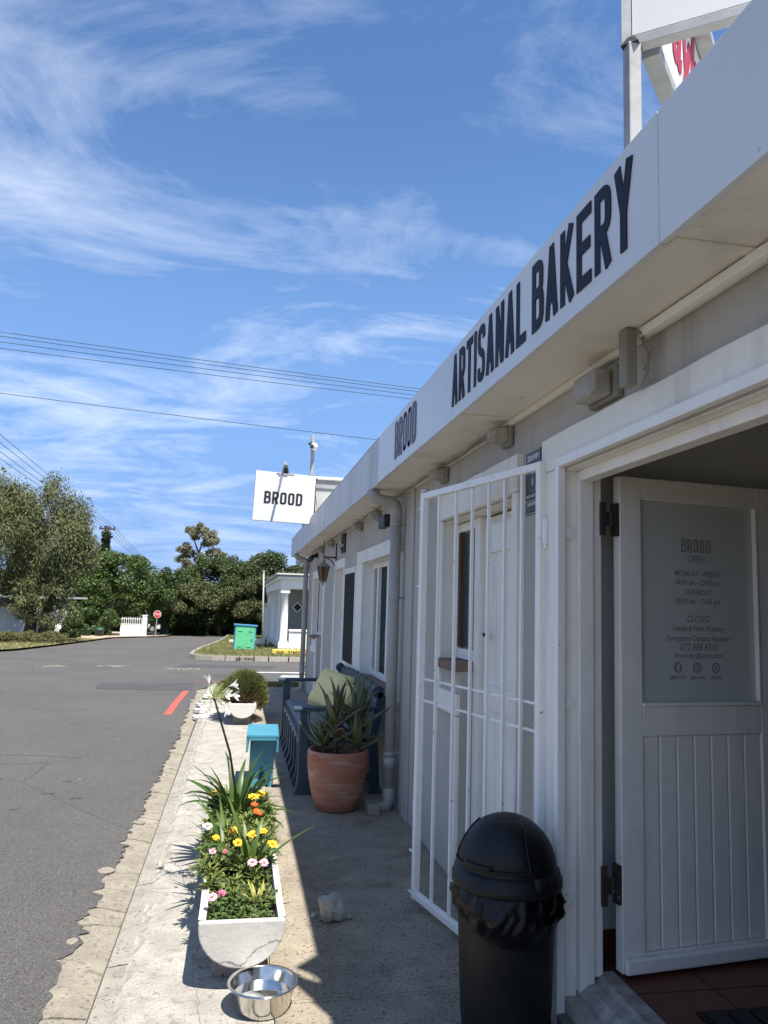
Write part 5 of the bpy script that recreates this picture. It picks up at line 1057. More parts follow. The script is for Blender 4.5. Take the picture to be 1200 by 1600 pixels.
for ya in (Y0+.03, Y1-.06):
    q = M(); q.tube([(1.155, ya-.03, .80), (1.155, ya+.05, .80)], .05, 18); q.build('scroll_end', navywood, bn)
for i in range(34):
    y = Y0+.10+i*(Y1-Y0-.2)/34; q = M(); q.prism([(y, .46), (y+.045, .46), (y+.045, .699), (y, .699)], lambda u, v, d: (d+(v-.45)*.16, u, v), 1.105, 1.125); q.build('back_slat', navywood, bn, fixn=True)
q = M(); q.prism([(Y0+.03, .41), (Y1-.03, .41), (Y1-.03, .459), (Y0+.03, .459)], lambda u, v, d: (d+(v-.45)*.16, u, v), 1.098, 1.132); q.build('lower_back_rail', navywood, bn, fixn=True)
def cushion(name, label, cat, loc, dim, rot, material, p=.35, piping=True, seed=0, wr=.004):
    import bmesh
    from mathutils import noise
    t = thing(name, label, cat, loc); t.rotation_euler = rot
    bm = bmesh.new(); n = 20
    vs = {}
    for s in (1, -1):
        for i in range(n+1):
            for j in range(n+1):
                u, v = i/n*2-1, j/n*2-1
                if s < 0 and (i in (0, n) or j in (0, n)): vs[s, i, j] = vs[1, i, j]; continue
                h = ((1-abs(u)**2.6)*(1-abs(v)**2.6))**p
                pinch = 1-.07*(abs(u)**2*(1-abs(v)**2))*1-.0
                x = u*(1-.06*(1-abs(v)**2)*abs(u)); y = v*(1-.06*(1-abs(u)**2)*abs(v))
                wz = wr*noise.noise(Vector((u*3+seed, v*3, s)))+wr*.6*noise.noise(Vector((u*9, v*4+seed, s)))
                vs[s, i, j] = bm.verts.new((x*dim[0]/2, y*dim[1]/2, s*h*dim[2]/2+wz*h))
    for s in (1, -1):
        for i in range(n):
            for j in range(n):
                f = [vs[s, i, j], vs[s, i+1, j], vs[s, i+1, j+1], vs[s, i, j+1]]
                if s < 0: f.reverse()
                bm.faces.new(f)
    me = bpy.data.meshes.new('cover'); bm.to_mesh(me); bm.free(); me.materials.append(material); me.polygons.foreach_set('use_smooth', [True]*len(me.polygons))
    o = bpy.data.objects.new('cover', me); C.objects.link(o); o.parent = t
    if piping:
        q = M(); pts = []
        for (a, b, c, d) in ((-1, -1, 1, -1), (1, -1, 1, 1), (1, 1, -1, 1), (-1, 1, -1, -1)):
            for k in range(8):
                u = a+(c-a)*k/8; v = b+(d-b)*k/8; pts.append((u*(1-.06*(1-abs(v)**2)*abs(u))*dim[0]/2, v*(1-.06*(1-abs(u)**2)*abs(v))*dim[1]/2, 0))
        pts.append(pts[0]); q.tube(pts, .005, 6, cap=False); q.build('piping', material, t, smooth=True)
    return t
cushion('seat_cushion', 'long flat grey-blue seat cushion on the navy bench', 'cushion', (.825, 7.5, .435), (.55, 2.30, .075), (0, 0, 0), cushm, p=.12, seed=1, wr=.008)
cushion('throw_pillow', 'larger pale yellow pillow leaning at the far end of the bench', 'pillow', (.955, 7.78, .640), (.40, .50, .23), (math.radians(14), math.radians(-62), math.radians(16)), yellowf, seed=2, wr=.02)
cushion('throw_pillow', 'smaller pale yellow pillow behind the aloe leaves', 'pillow', (1.03, 7.10, .62), (.34, .44, .17), (math.radians(-12), math.radians(-62), math.radians(-6)), yellowf, seed=5, wr=.02)
# --- terracotta pot with aloes
PX, PY = .785, 5.86
tp = thing('terracotta_pot', 'large round terracotta pot of aloes in front of the bench', 'pot', (PX, PY, 0))
q = M(); prof = [(0, 0), (.135, 0), (.155, .012), (.185, .10), (.212, .22), (.225, .33), (.227, .40), (.224, .424), (.216, .432), (.206, .428), (.204, .40), (.200, .33), (.12, .32)]
q.lathe(prof, (0, 0, 0), 64); q.build('pot_body', terra, tp, smooth=True, fixn=True)
q = M(); q.lathe([(0, .40), (.1, .396), (.2045, .385)], (0, 0, 0), 30); q.build('soil', soil, tp, smooth=True)
tag(lump('fibrous_root_ball', '', (PX+.09, PY-.08, .44), (.065, .06, .05), 5, mat('fibrous_brown', (.12, .08, .04, 1), (.05, .035, .02, 1), 60, .95, 1, 90, bdist=.01), rough=.6), 'brown fibrous root ball on the soil of the terracotta pot', 'root ball')
def aloe(name, label, base, stem, n, ln, w, seed, mats, spread=(.25, 1.25), azs=None, rise=.0):
    t = thing(name, label, 'plant', base); R = random.Random(seed); bx_, by_ = 0, 0
    q = M(); q.tube([(0, 0, -.04), (.0, 0, stem*.5), (0, 0, stem)], [.018, .015, .013], 10); q.build('stem', mats[-1], t, smooth=True)
    for i in range(n):
        az = i*2.4+R.uniform(-.25, .25); f = i/(n-1); lean = spread[1]+(spread[0]-spread[1])*f+R.uniform(-.12, .12); L_ = ln*R.uniform(.75, 1.1)*(1-.25*f); bend = R.uniform(-1.25, .5)
        if R.random() < .25: bend = R.uniform(.2, .7)
        p = Vector((0, 0, stem*(.35+.65*f))); th = lean; d = Vector((math.cos(az), math.sin(az), 0)); s = Vector((-math.sin(az), math.cos(az), 0)); k_ = 9
        q = M(); ns = 8
        for j in range(k_+1):
            tt = j/k_; ww = w*(1-tt**2.1)*(.9+.1*math.cos(tt*3))+.0012; u = d*math.sin(th)+Vector((0, 0, 1))*math.cos(th); nm = s.cross(u)
            for a in range(ns):
                an = 2*math.pi*a/ns; ca, sa = math.cos(an), math.sin(an); off = s*ca*ww-nm*(sa*ww*.42-(1-abs(ca))*ww*.0+ca*ca*ww*-.25)
                q.v.append(tuple(p+off))
            if 0 < j < k_:
                for sd in (-1, 1):
                    for dt in (0, .5):
                        pc = p+s*sd*ww*.97+u*(L_/k_*dt)+nm*ww*.25; e = pc+s*sd*.006+u*.003; kk = len(q.v)
            p = p+u*(L_/k_); th += bend/k_
        for j in range(k_):
            for a in range(ns): A_ = j*ns+a; B_ = j*ns+(a+1) % ns; q.f.append((A_, B_, B_+ns, A_+ns))
        q.f.append(tuple(k_*ns+a for a in range(ns)))
        lf = q.build('leaf', mats[i % (len(mats)-1)] if len(mats) > 1 else mats[0], t, smooth=True, fixn=True)
        # marginal teeth
        q2 = M(); p = Vector((0, 0, stem*(.35+.65*f))); th = lean; stp = 22
        for j in range(stp):
            tt = j/stp; ww = w*(1-tt**2.1)*(.9+.1*math.cos(tt*3)); u = d*math.sin(th)+Vector((0, 0, 1))*math.cos(th); nm = s.cross(u)
            if j > 1:
                for sd in (-1, 1):
                    c = p+s*sd*ww*.96+nm*ww*.2; kk = len(q2.v); q2.v += [tuple(c-u*.003), tuple(c+u*.003), tuple(c+s*sd*.006+u*.002)]; q2.f.append((kk, kk+1, kk+2))
            p = p+u*(L_/stp); th += bend/stp
        to = q2.build('teeth', aloer, lf); to['kind'] = 'stuff'
    return t
aloe('aloe', 'tall reddish brown aloe at the left of the terracotta pot', (PX-.03, PY-.04, .40), .30, 13, .36, .031, 3, [aloer, aloeg, aloer, aloer], spread=(.08, 1.15))
aloe('aloe', 'green aloe rosette at the upper right of the terracotta pot', (PX+.20-.05, PY+.05, .40), .30, 17, .40, .033, 8, [aloeg, aloeg, aloeg], spread=(.1, 1.35))
aloe('aloe', 'lower spreading green aloe at the front left of the pot', (PX-.10, PY+.06, .40), .10, 13, .34, .026, 14, [aloeg, aloeg], spread=(.3, 1.4))
aloe('aloe', 'small green aloe leaning over the right rim of the pot', (PX+.13, PY-.06, .40), .12, 12, .34, .028, 19, [aloeg, aloeg], spread=(.3, 1.2))
# --- bin
BX, BY = 1.010, 2.80
bi = thing('swing_top_bin', 'black plastic dome-top bin with a black liner beside the entrance', 'bin', (BX, BY, 0), math.radians(-18)); bi.scale = (.955, .955, 1.03)
q = M(); q.lathe([(0, 0), (.150, 0), (.158, .006), (.163, .02), (.170, .10), (.180, .33), (.186, .50), (.188, .505)], (0, 0, 0), 56); q.build('bin_body', blackp, bi, smooth=True)
from mathutils import noise as mn
q = M(); n_ = 90; m_ = 9; RJ = random.Random(3)
for j in range(m_+1):
    v = j/m_
    for i in range(n_):
        a = 2*math.pi*i/n_; p = Vector((math.cos(a), math.sin(a), 0))
        hang = .140+.05*mn.noise(p*1.7+Vector((3, 0, 0)))+.035*math.cos(a-math.radians(-70))
        z = .515-hang*v
        fold = 1-1.7*abs(math.sin(a*6.5+3.5*mn.noise(p*1.8)+v*1.2*mn.noise(p*3))); fold2 = 1-min(1, 3.2*abs(mn.noise(Vector((math.cos(a)*4.2+v*1.3, math.sin(a)*4.2, v*2.2+7)))))
        r = .191+.024*math.sin(math.pi*min(1, v*1.15))*(.6+.5*fold)+.016*fold2*math.sin(math.pi*min(1, v*1.05))-.003*v
        r += .010*mn.noise(Vector((a*3, v*5, 2.)))*math.sin(math.pi*v)
        j_ = math.sin(math.pi*v)**.5; r += RJ.uniform(-.0022, .003)*j_; a += RJ.uniform(-.02, .02)*j_; z += RJ.uniform(-.004, .004)*j_
        q.v.append((r*math.cos(a), r*math.sin(a), z))
for j in range(m_):
    for i in range(n_): A_ = j*n_+i; B_ = j*n_+(i+1) % n_; q.f.append((A_+n_, B_+n_, B_, A_))
q.f = [t_ for f_ in q.f for t_ in ((f_[0], f_[1], f_[2]), (f_[0], f_[2], f_[3]))]; q.build('bin_liner', bagm, bi, smooth=True)
q = M(); q.lathe([(.188, .502), (.205, .502), (.209, .508), (.209, .532), (.203, .540), (.199, .556), (.191, .560), (.186, .565)], (0, 0, 0), 64); q.build('lid_rim', blackp, bi, smooth=True, fixn=True)
q = M(); prof = [(.186*math.cos(t), .562+.172*math.sin(t)) for t in [i*math.pi/2/20 for i in range(21)]]
q.lathe(prof, (0, 0, 0), 64); q.build('dome_lid', blackp, bi, smooth=True)
# swing flap: raised shell patch on the camera side
q = M(); na_, nb_ = 28, 18
def domep(a, e, k=1.0): return (.186*k*math.cos(e)*math.cos(a), .186*k*math.cos(e)*math.sin(a), .562+.172*k*math.sin(e))
ac = math.radians(-118)
for j in range(nb_+1):
    e = .10+(1.22-.10)*j/nb_
    for i in range(na_+1):
        s = i/na_*2-1; wdt = .98-.12*(j/nb_)+.50*(j/nb_)**3; a = ac+s*wdt
        edge_ = min(1, (1-abs(s))*9)*min(1, (j/nb_)*10)*min(1, (1-j/nb_)*9); q.v.append(domep(a, e, 1.004+.026*min(1, edge_)))
for j in range(nb_):
    for i in range(na_): A_ = j*(na_+1)+i; q.f.append((A_, A_+1, A_+na_+2, A_+na_+1))
q.build('swing_flap', blackp, bi, smooth=True)
q = M(); pts = []
for i in range(13): pts.append(domep(ac-.93+i*(1.86/12), .115, 1.035))
for e_ in (.3, .55, .8, 1.0): pts.append(domep(ac+.93-.12*(e_-.1)/1.1+.5*((e_-.1)/1.12)**3, e_, 1.03))
q.tube(pts, .0045, 6); pts = [domep(ac-.93, .115, 1.035)]+[domep(ac-.93+.12*(e_-.1)/1.1-.5*((e_-.1)/1.12)**3, e_, 1.03) for e_ in (.3, .55, .8, 1.0)]; q.tube(pts, .0045, 6); q.build('flap_ridge', blackp, bi, smooth=True)
q = M(); pts = [domep(ac-.45+i*.09, .16, 1.055) for i in range(8)]; q.tube(pts, .0065, 8); q.build('flap_handle', blackp, bi, smooth=True)
q = M(); c = domep(ac+1.1, .06, 1.02); q.tube([c, (c[0]*1.05, c[1]*1.05, c[2])], .030, 20); q.tube([(domep(ac+1.1, .05, 1.0)[0], domep(ac+1.1, .05, 1.0)[1], .53), c], .026, 14); q.build('flap_pivot', blackp, bi)
# ================================================================== ACROSS THE SIDE STREET
# mint green cabinet
gzb = gz(29.7)+.09
t = thing('utility_cabinet', 'mint green utility cabinet with blue edges on the corner grass', 'utility box', (.275, 29.7, gzb-.05)); t.rotation_euler = (0, math.radians(2.5), math.radians(4))
q = M(); q.bx(-.395, .395, .0, .40, 0, .93); q.build('cabinet_body', bluebox, t, bevel=.006)
q = M(); q.bx(-.44, .44, -.04, .45, .932, .985); q.build('cabinet_lid', bluebox, t, bevel=.006)
q = M(); q.bx(-.355, .355, -.012, -.001, .02, .915); dd = q.build('cabinet_door', greenbox, t, bevel=.004)
for (x, z) in ((-.19, .72), (.19, .72), (-.19, .14), (.16, .14)):
    q = M(); q.bx(x-.07, x+.07, -.030, -.0125, z+.015, z+.03); q.build('vent_hood', greenbox, dd)
    q = M(); q.bx(x-.055, x+.055, -.016, -.0125, z-.002, z+.010); q.build('vent_slot', darkm, dd)
q = M(); q.bx(.24, .265, -.03, -.0125, .36, .46); q.build('cabinet_handle', darkm, dd)
q = M(); q.tube([(.955, 29.45, gz(29.5)+.05), (.87, 29.45, 2.62)], .032, 10); q.lathe([(0, 2.68), (.04, 2.64), (.04, 2.60)], (.87, 29.45, 0), 10); tag(q.build('steel_pole', greymetal, smooth=True), 'plain grey steel pole on the grass beside the mint cabinet', 'pole')
# columned house
CY = 31.0; z0 = gz(CY)
ch = wthing('veranda_house', 'white house with a columned veranda across the side street', 'house', (1.8, CY, z0))
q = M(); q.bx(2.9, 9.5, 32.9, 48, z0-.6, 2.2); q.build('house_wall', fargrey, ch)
q = M(); q.bx(1.62, 9.5, 30.8, 48.5, 2.06, 2.42); q.build('entablature', farwhite, ch)
q = M(); q.bx(1.50, 9.7, 30.68, 48.6, 2.421, 2.52); q.build('cornice', farwhite, ch)
q = M(); q.bx(1.60, 9.6, 30.8, 48.5, 2.521, 2.60); q.bx(1.42, 9.8, 30.55, 48.7, 2.601, 2.66); q.build('flat_roof', roofm, ch)
for i, yc in enumerate((31.0, 33.6, 36.2, 38.8, 41.4, 44.0, 46.6)):
    zb = gz(yc); c = (1.80, yc, 0)
    q = M(); q.lathe([(.17, zb+.36), (.175, zb+.40), (.15, zb+.44), (.150, 1.0), (.128, 1.80), (.15, 1.82), (.15, 1.86), (.13, 1.88)], c, 24); co_ = q.build('column', farwhite, ch, smooth=True)
    q = M(); q.bx(1.60, 2.0, yc-.2, yc+.2, zb-.3, zb+.36); q.bx(1.62, 1.98, yc-.18, yc+.18, 1.88, 2.059); q.build('plinth_and_capital', farwhite, co_)
q = M(); q.bx(2.02, 9.4, 30.88, 31.08, z0-.5, .36); q.build('front_wall', farwhite, ch)
q = M(); q.bx(2.005, 9.5, 30.84, 31.12, .361, .45); q.build('wall_coping', farwhite, ch, bevel=.02)
q = M(); q.bx(1.74, 1.86, 31.25, 46.5, z0-1, .0); q.build('side_wall', farwhite, ch)
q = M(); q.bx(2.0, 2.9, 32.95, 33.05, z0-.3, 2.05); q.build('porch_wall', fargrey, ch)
q = M(); q.prism([(0, -.22), (.22, 0), (0, .22), (-.22, 0)], lambda u, v, d: (2.45+u, 32.949-d, 1.32+v), 0, .03); dw = q.build('diamond_window', farwhite, ch, fixn=True)
q = M(); q.prism([(0, -.18), (.18, 0), (0, .18), (-.18, 0)], lambda u, v, d: (2.45+u, 32.918-d, 1.32+v), 0, .006); q.build('pane', darkglass, dw, fixn=True)
t = wthing('white_gate_post', 'tall white gate posts left of the veranda house', 'gate post', (1.3, 36, gz(36)))
for x in (1.22, 1.40):
    q = M(); q.bx(x-.05, x+.05, 36, 36.12, gz(36)-.1, 1.30+(x-1.22)*.8); q.build('post', farwhite, t)
q = M(); q.bx(.35, 1.15, 36.0, 36.2, gz(36)-.1, gz(36)+.36); q.bx(-.35, .34, 38.5, 38.7, gz(38)-.1, gz(38)+.20); tag(q.build('low_wall', farwhite), 'low white garden wall behind the corner grass', 'wall')
# stop sign
SY = 49.5; t = wthing('stop_sign', 'small red octagonal STOP sign on a grey post at the far road bend', 'stop sign', (-4.9, SY, gz(SY)))
q = M(); q.tube([(-4.94, SY+.03, gz(SY)-.1), (-4.89, SY+.03, .66)], .032, 8); q.build('post', greymetal, t)
oc = lambda r: [(r*math.cos(math.pi/8+i*math.pi/4), r*math.sin(math.pi/8+i*math.pi/4)) for i in range(8)]
q = M(); q.prism(oc(.245), lambda u, v, d: (-4.89+u, SY-d, .55+v), 0, .015); pl_ = q.build('sign_plate', signwhite, t, fixn=True)
q = M(); q.prism(oc(.215), lambda u, v, d: (-4.89+u, SY-.016-d, .55+v), 0, .006); q.build('red_face', stopred, pl_, fixn=True)
text_obj('stop_lettering', 'STOP', .19, lambda x, y_, z: (-4.89+x, SY-.026-z, .49+y_), signwhite, pl_, bold=.004, xs=.8)
# trees ------------------------------------------------------------
def crown_mesh(blobs, n, ln, w, R, droop=0., shell=.55, flat=.0):
    """leaf quads spread through many clumps; blobs = [(cx,cy,cz, rx,ry,rz)]"""
    B = np.array(blobs, float); vol = (B[:, 3]*B[:, 4]+B[:, 3]*B[:, 5]+B[:, 4]*B[:, 5]); idx = R.choice(len(B), n, p=vol/vol.sum()); b = B[idx]
    d = R.normal(0, 1, (n, 3)); d /= np.linalg.norm(d, axis=1)[:, None]; r = shell+(1-shell)*R.uniform(0, 1, n)**.7
    P = b[:, :3]+d*b[:, 3:]*r[:, None]
    g = d*.6+R.normal(0, .7, (n, 3)); g[:, 2] -= droop; g /= np.linalg.norm(g, axis=1)[:, None]
    s = np.cross(g, d+R.normal(0, .6, (n, 3))); s /= (np.linalg.norm(s, axis=1)[:, None]+1e-9); l = ln*R.uniform(.5, 1.35, n); ww = w*R.uniform(.6, 1.3, n)
    return np.stack([P, P+g*(l*.5)[:, None]-s*ww[:, None], P+g*l[:, None], P+g*(l*.5)[:, None]+s*ww[:, None]], 1).reshape(-1, 3)
def blobs_in(c, rad, n, br, R, zmin=-1, top=1., squash=.75, shell=.45):
    out = []
    while len(out) < n:
        d = R.normal(0, 1, 3); d /= np.linalg.norm(d); r = shell+(1-shell)*R.uniform()**.5
        if d[2]*r < zmin: continue
        k = br*R.uniform(.55, 1.35); out.append((c[0]+d[0]*rad[0]*r, c[1]+d[1]*rad[1]*r, c[2]+d[2]*rad[2]*r, k, k, k*squash))
    return out
def tree(name, label, cat, base, trunks, blobs, n, ln, w, leafm, seed, barkm=bark, droop=0., shell=.5, group=None, tr=None):
    t = wthing(name, label, cat, base, group); R = np.random.RandomState(seed)
    if blobs:
        V = crown_mesh(blobs, n, ln, w, R, droop, shell)-np.array(base); o = np_mesh('crown', V, np.arange(len(V)).reshape(-1, 4), leafm, t)
    for (pts, rs) in trunks:
        q = M(); q.tube(pts, rs, 9); q.build('trunk' if rs[0] >= (tr or .12) else 'limb', barkm, t, smooth=True)
    return t
R = np.random.RandomState(100)
g36 = gz(36)
# pepper tree, left
def wander(a, b, n, amp, rr):
    a, b = Vector(a), Vector(b); out = []
    for i in range(n+1):
        p = a.lerp(b, i/n); k = math.sin(math.pi*i/n); out.append(tuple(p+Vector((rr.uniform(-amp, amp), rr.uniform(-amp, amp), rr.uniform(-amp, amp)))*k))
    return out
rr = random.Random(2)
tr_ = [(wander((-8.75, 36, g36-.1), (-8.95, 36, 1.4), 4, .12, rr), [.30, .26, .24, .22, .20]), (wander((-8.45, 36.2, g36-.1), (-8.1, 36.2, 1.5), 4, .12, rr), [.24, .2, .19, .17, .15]),
       (wander((-8.95, 36, 1.3), (-10.3, 36, 4.2), 5, .3, rr), [.2, .17, .14, .11, .08, .05]), (wander((-8.95, 36, 1.3), (-8.4, 35.6, 5.4), 5, .3, rr), [.19, .16, .13, .1, .08, .04]), (wander((-8.1, 36.2, 1.4), (-6.9, 36, 3.6), 4, .2, rr), [.14, .12, .09, .06, .03]), (wander((-8.9, 36, .9), (-11.4, 35.4, 1.9), 5, .2, rr), [.16, .14, .12, .09, .07, .05]), (wander((-11, 35.5, .9), (-8.9, 35.5, 1.0), 5, .2, rr), [.05, .07, .08, .08, .09, .1])]
bl_ = blobs_in((-9.2, 36, 3.9), (2.55, 2.6, 2.8), 88, .52, R, zmin=-.8, squash=1.35, shell=.35)+blobs_in((-11.2, 36, 4.0), (2.6, 2.6, 2.95), 85, .7, R, zmin=-.75, squash=1.3)+blobs_in((-7.7, 36, 3.3), (1.2, 1.6, 2.3), 36, .42, R, zmin=-.8, squash=1.5)+blobs_in((-8.1, 35.2, 1.15), (1.5, 1.0, .8), 34, .30, R, squash=1.0)+blobs_in((-8.3, 35.6, .75), (1.2, .7, .55), 20, .24, R)+[(-6.9, 36, 3.5, .42, .45, .75), (-6.6, 36.1, 3.9, .34, .35, .5)]
tree('pepper_tree', 'large drooping grey-green pepper tree at the left edge', 'tree', (-8.8, 36, g36), tr_, bl_, 95000, .17, .023, leafA, 5, droop=1.2, shell=.15)
# glossy broad tree behind
R = np.random.RandomState(101)
bl_ = blobs_in((-7.9, 51.5, 1.6), (3.1, 2.0, 2.65), 110, .50, R, zmin=-.25, shell=.75)+blobs_in((-10.4, 51, 1.7), (2.6, 2.5, 2.6), 50, .6, R, zmin=-.4, shell=.7)+blobs_in((-9.3, 50.5, .2), (1.5, 2.0, 1.3), 36, .5, R, shell=.6)+blobs_in((-8.6, 48.9, .35), (1.5, .7, 1.0), 34, .32, R, shell=.5)+[(-6.0, 50, 3.7, .35, .35, .4), (-9.6, 50, 4.05, .5, .4, .4)]
tree('milkwood_tree', 'dense glossy green broad tree behind the two green bins', 'tree', (-8.2, 50.5, gz(50)), [([(-8.3, 50.6, gz(50)-.2), (-8.2, 50.6, .6), (-8.0, 50.5, 2.4)], [.3, .25, .12])], bl_, 70000, .15, .052, leafB, 6)
R = np.random.RandomState(102)
bl_ = blobs_in((-5.2, 53.5, 1.6), (.95, 1.6, 2.05), 40, .34, R, zmin=-.4, shell=.5)
tree('slender_tree', 'thin-leaved smaller tree behind the stop sign', 'tree', (-5.6, 53.5, gz(53)), [([(-5.85, 53.2, gz(53)-.2), (-5.8, 53.3, 3.1)], [.045, .03])], bl_, 9000, .14, .045, leafC, 7, tr=.04)
# big spreading tree in the middle : three merging crowns, each a tree
R = np.random.RandomState(103); g58 = gz(58)
specs = [('wide dark spreading tree left of the big central group', (-3.9, 57.5), (2.1, 2.4, 2.7), .55, 60, 30000, (-3.6, 57.5)), ('tallest dark spreading tree in the middle of the big group', (-1.1, 59), (3.7, 3.0, 4.5), .4, 150, 64000, (-1.3, 59)), ('broad dark tree behind the grey steel pole', (2.3, 58), (3.4, 2.8, 4.5), .5, 105, 48000, (2.1, 58)), ('dark tree rising behind the veranda house', (5.6, 59.5), (3.2, 2.8, 4.2), .5, 70, 26000, (5.3, 59.5))]
for i, (lb, c, rd, zc, nb_, nl, bp) in enumerate(specs):
    bl_ = blobs_in((c[0], c[1], zc), rd, nb_, .62, R, zmin=-.25, shell=.78)+blobs_in((c[0], c[1]+.3, .4), (rd[0]*.85, rd[1]*.8, 1.5), nb_//3, .6, R, shell=.5)
    tree('milkwood_tree', lb, 'tree', (bp[0], bp[1], g58), [([(bp[0], bp[1]+.8, g58-.2), (bp[0]+.1, bp[1]+.8, .4), (bp[0]-.1, bp[1], 2.0)], [.22, .18, .12]), ([(bp[0]+.2, bp[1]+.8, g58+.3), (bp[0]+1.0, bp[1]+.8, 1.2)], [.13, .08])], bl_, nl, .17, .055, [leafC, leafC, leafC, leafC][i], 20+i)
R = np.random.RandomState(105)
bl_ = blobs_in((-2.0, 54.8, .9), (3.3, 1.6, 1.7), 75, .42, R, zmin=-.1, shell=.7)+blobs_in((1.7, 55, 1.7), (1.5, 1.4, 1.6), 35, .4, R, shell=.6)
tree('milkwood_tree', 'lower paler milkwood canopy in front of the tall dark trees', 'tree', (-1.4, 55.2, gz(55)), [([(-1.2, 56.2, gz(55)-.2), (-1.35, 56.2, .3), (-1.6, 56.0, 1.2)], [.17, .15, .1])], bl_, 42000, .14, .045, mat('mid_milkwood_leaf', (.085, .105, .034, 1), (.115, .13, .045, 1), .4, .65, island=.45, trans=.2), 31)
# dark undergrowth / hedge closing the view behind
R = np.random.RandomState(106)
bl_ = [(x, 63+R.uniform(-1, 1), gz(63)+R.uniform(.2, 2.6), 1.1, .9, .9) for x in np.arange(-9, 9, .45)]+[(x, 63.5, gz(63)+R.uniform(.0, 1.2), 1.1, .9, .9) for x in np.arange(-9, 9, .6)]
V = crown_mesh(bl_, 60000, .22, .08, R, 0, .3); o = np_mesh('undergrowth', V, np.arange(len(V)).reshape(-1, 4), leafC); tag(o, 'dense dark undergrowth beneath the far trees', 'bushes', kind='stuff')
R = np.random.RandomState(107)
bl_ = [(x, 66+R.uniform(-2, 2), gz(66)+R.uniform(.3, 4.0), 1.6, 1.2, 1.3) for x in np.arange(-45, -9, .6)]+[(x, 52+R.uniform(-2, 2), gz(52)+R.uniform(.0, 2.5), 1.4, 1.2, 1.2) for x in np.arange(-34, -12, .55)]
V = crown_mesh(bl_, 60000, .3, .10, R, 0, .3); o = np_mesh('distant_bushes', V, np.arange(len(V)).reshape(-1, 4), leafC); tag(o, 'mass of bushes closing the view on the left', 'bushes', kind='stuff')
R = np.random.RandomState(109)
bl_ = [(x, 70+R.uniform(-2, 2), gz(70)+R.uniform(.3, 4.5), 1.7, 1.2, 1.4) for x in np.arange(7, 60, .7)]
V = crown_mesh(bl_, 30000, .3, .11, R, 0, .3); o = np_mesh('distant_bushes', V, np.arange(len(V)).reshape(-1, 4), leafC); tag(o, 'mass of bushes closing the view on the right', 'bushes', kind='stuff')
# gum tree far behind
R = np.random.RandomState(108); GY = 95; rr = random.Random(4)
P = lambda x, z: (x, GY, z)
bl_ = []
for (x, z, r, k) in ((-6.0, 9.6, 1.0, 8), (-5.0, 10.0, .8, 6), (-4.0, 9.5, .9, 7), (-3.4, 8.6, .7, 5), (-6.5, 7.4, 1.0, 8), (-6.0, 6.6, 1.0, 7), (-3.2, 7.2, .9, 7), (-2.4, 6.8, .8, 5), (-4.6, 6.3, .8, 6), (-5.9, 5.2, 1.2, 8), (-4.1, 8.4, .4, 3), (-7.1, 6.4, .5, 3)):
    bl_ += [(x+R.uniform(-r, r)*.7, GY+R.uniform(-1.5, 1.5), z+R.uniform(-r, r)*.6, .45*R.uniform(.7, 1.2), .5, .34) for _ in range(k)]
tr_ = [([P(-5.3, gz(GY)-.5), P(-5.2, 3), P(-5.05, 5.5), P(-5.0, 7.2)], [.35, .3, .24, .16]), ([P(-5.0, 7.2), P(-4.7, 8.4), P(-4.2, 9.3)], [.12, .09, .04]), ([P(-5.0, 7.0), P(-5.5, 8.2), P(-5.9, 9.4)], [.12, .09, .04]), ([P(-5.05, 5.8), P(-4.3, 6.7), P(-3.2, 7.2), P(-2.7, 7.0)], [.12, .09, .06, .04]), ([P(-5.0, 6.0), P(-5.8, 6.9), P(-6.6, 7.4)], [.1, .07, .04]), ([P(-4.6, 7.8), P(-3.8, 8.3), P(-3.3, 8.6)], [.08, .05, .03])]
tree('gum_tree', 'tall open-crowned gum tree rising above the far trees', 'tree', (-5.2, GY, gz(GY)), tr_, bl_, 15000, .24, .07, leafD, 9, barkm=barkpale, shell=.2)
# left verge: low shrubs, walls, carport, bins, car
R = np.random.RandomState(110)
for (x, y, rx, lb) in ((-9.1, 33.6, .75, 'dry olive shrub at the left end of the low hedge under the pepper tree'), (-8.1, 33.9, .75, 'dry olive shrub in the middle of the low hedge under the pepper tree'), (-7.55, 34.8, .5, 'dry olive shrub at the right end of the low hedge under the pepper tree')):
    bl_ = blobs_in((x, y, gz(y)+.22), (rx, .5, .22), 22, .17, R, zmin=-.3)
    tree('low_shrub', lb, 'shrub', (x, y, gz(y)), [([(x, y, gz(y)-.02), (x, y, gz(y)+.2)], [.03, .02])], bl_, 5200, .075, .014, leafS, int(x*-10), group='low shrubs under the pepper tree')
for (x, y, lb) in ((-9.55, 40.6, 'dark bush left of the carport pillar'), (-8.15, 41.2, 'dark bush right of the carport pillar')):
    bl_ = blobs_in((x, y, gz(y)+.5), (.6, .5, .55), 24, .24, R, zmin=-.8)
    tree('roadside_bush', lb, 'bush', (x, y, gz(y)), [([(x, y, gz(y)-.02), (x, y, gz(y)+.4)], [.04, .03])], bl_, 6000, .11, .035, leafC, int(x*-10)+3)
def house_wall(name, label, pts, top, parts=True):
    t = wthing(name, label, 'wall', (pts[0][0], pts[0][1], gz(pts[0][1])))
    for a, b in zip(pts[:-1], pts[1:]):
        A_, B_ = Vector((*a, 0)), Vector((*b, 0)); d = B_-A_; n_ = Vector((d.y, -d.x, 0)).normalized()*.2; q = M(); q.obx((a[0], a[1], gz(a[1])-.4), d, n_, (0, 0, top-gz(a[1])+.4)); q.build('wall_panel', farwhite, t, fixn=True)
    return t
house_wall('boundary_wall', 'long white plastered boundary wall behind the pepper tree', [(-18, 38.5), (-13.4, 38.2), (-8.9, 38.0)], 1.02)
q = M()
t = wthing('carport', 'white carport pillar with a diagonal brace beside the parked car', 'carport', (-8.75, 42, gz(42)))
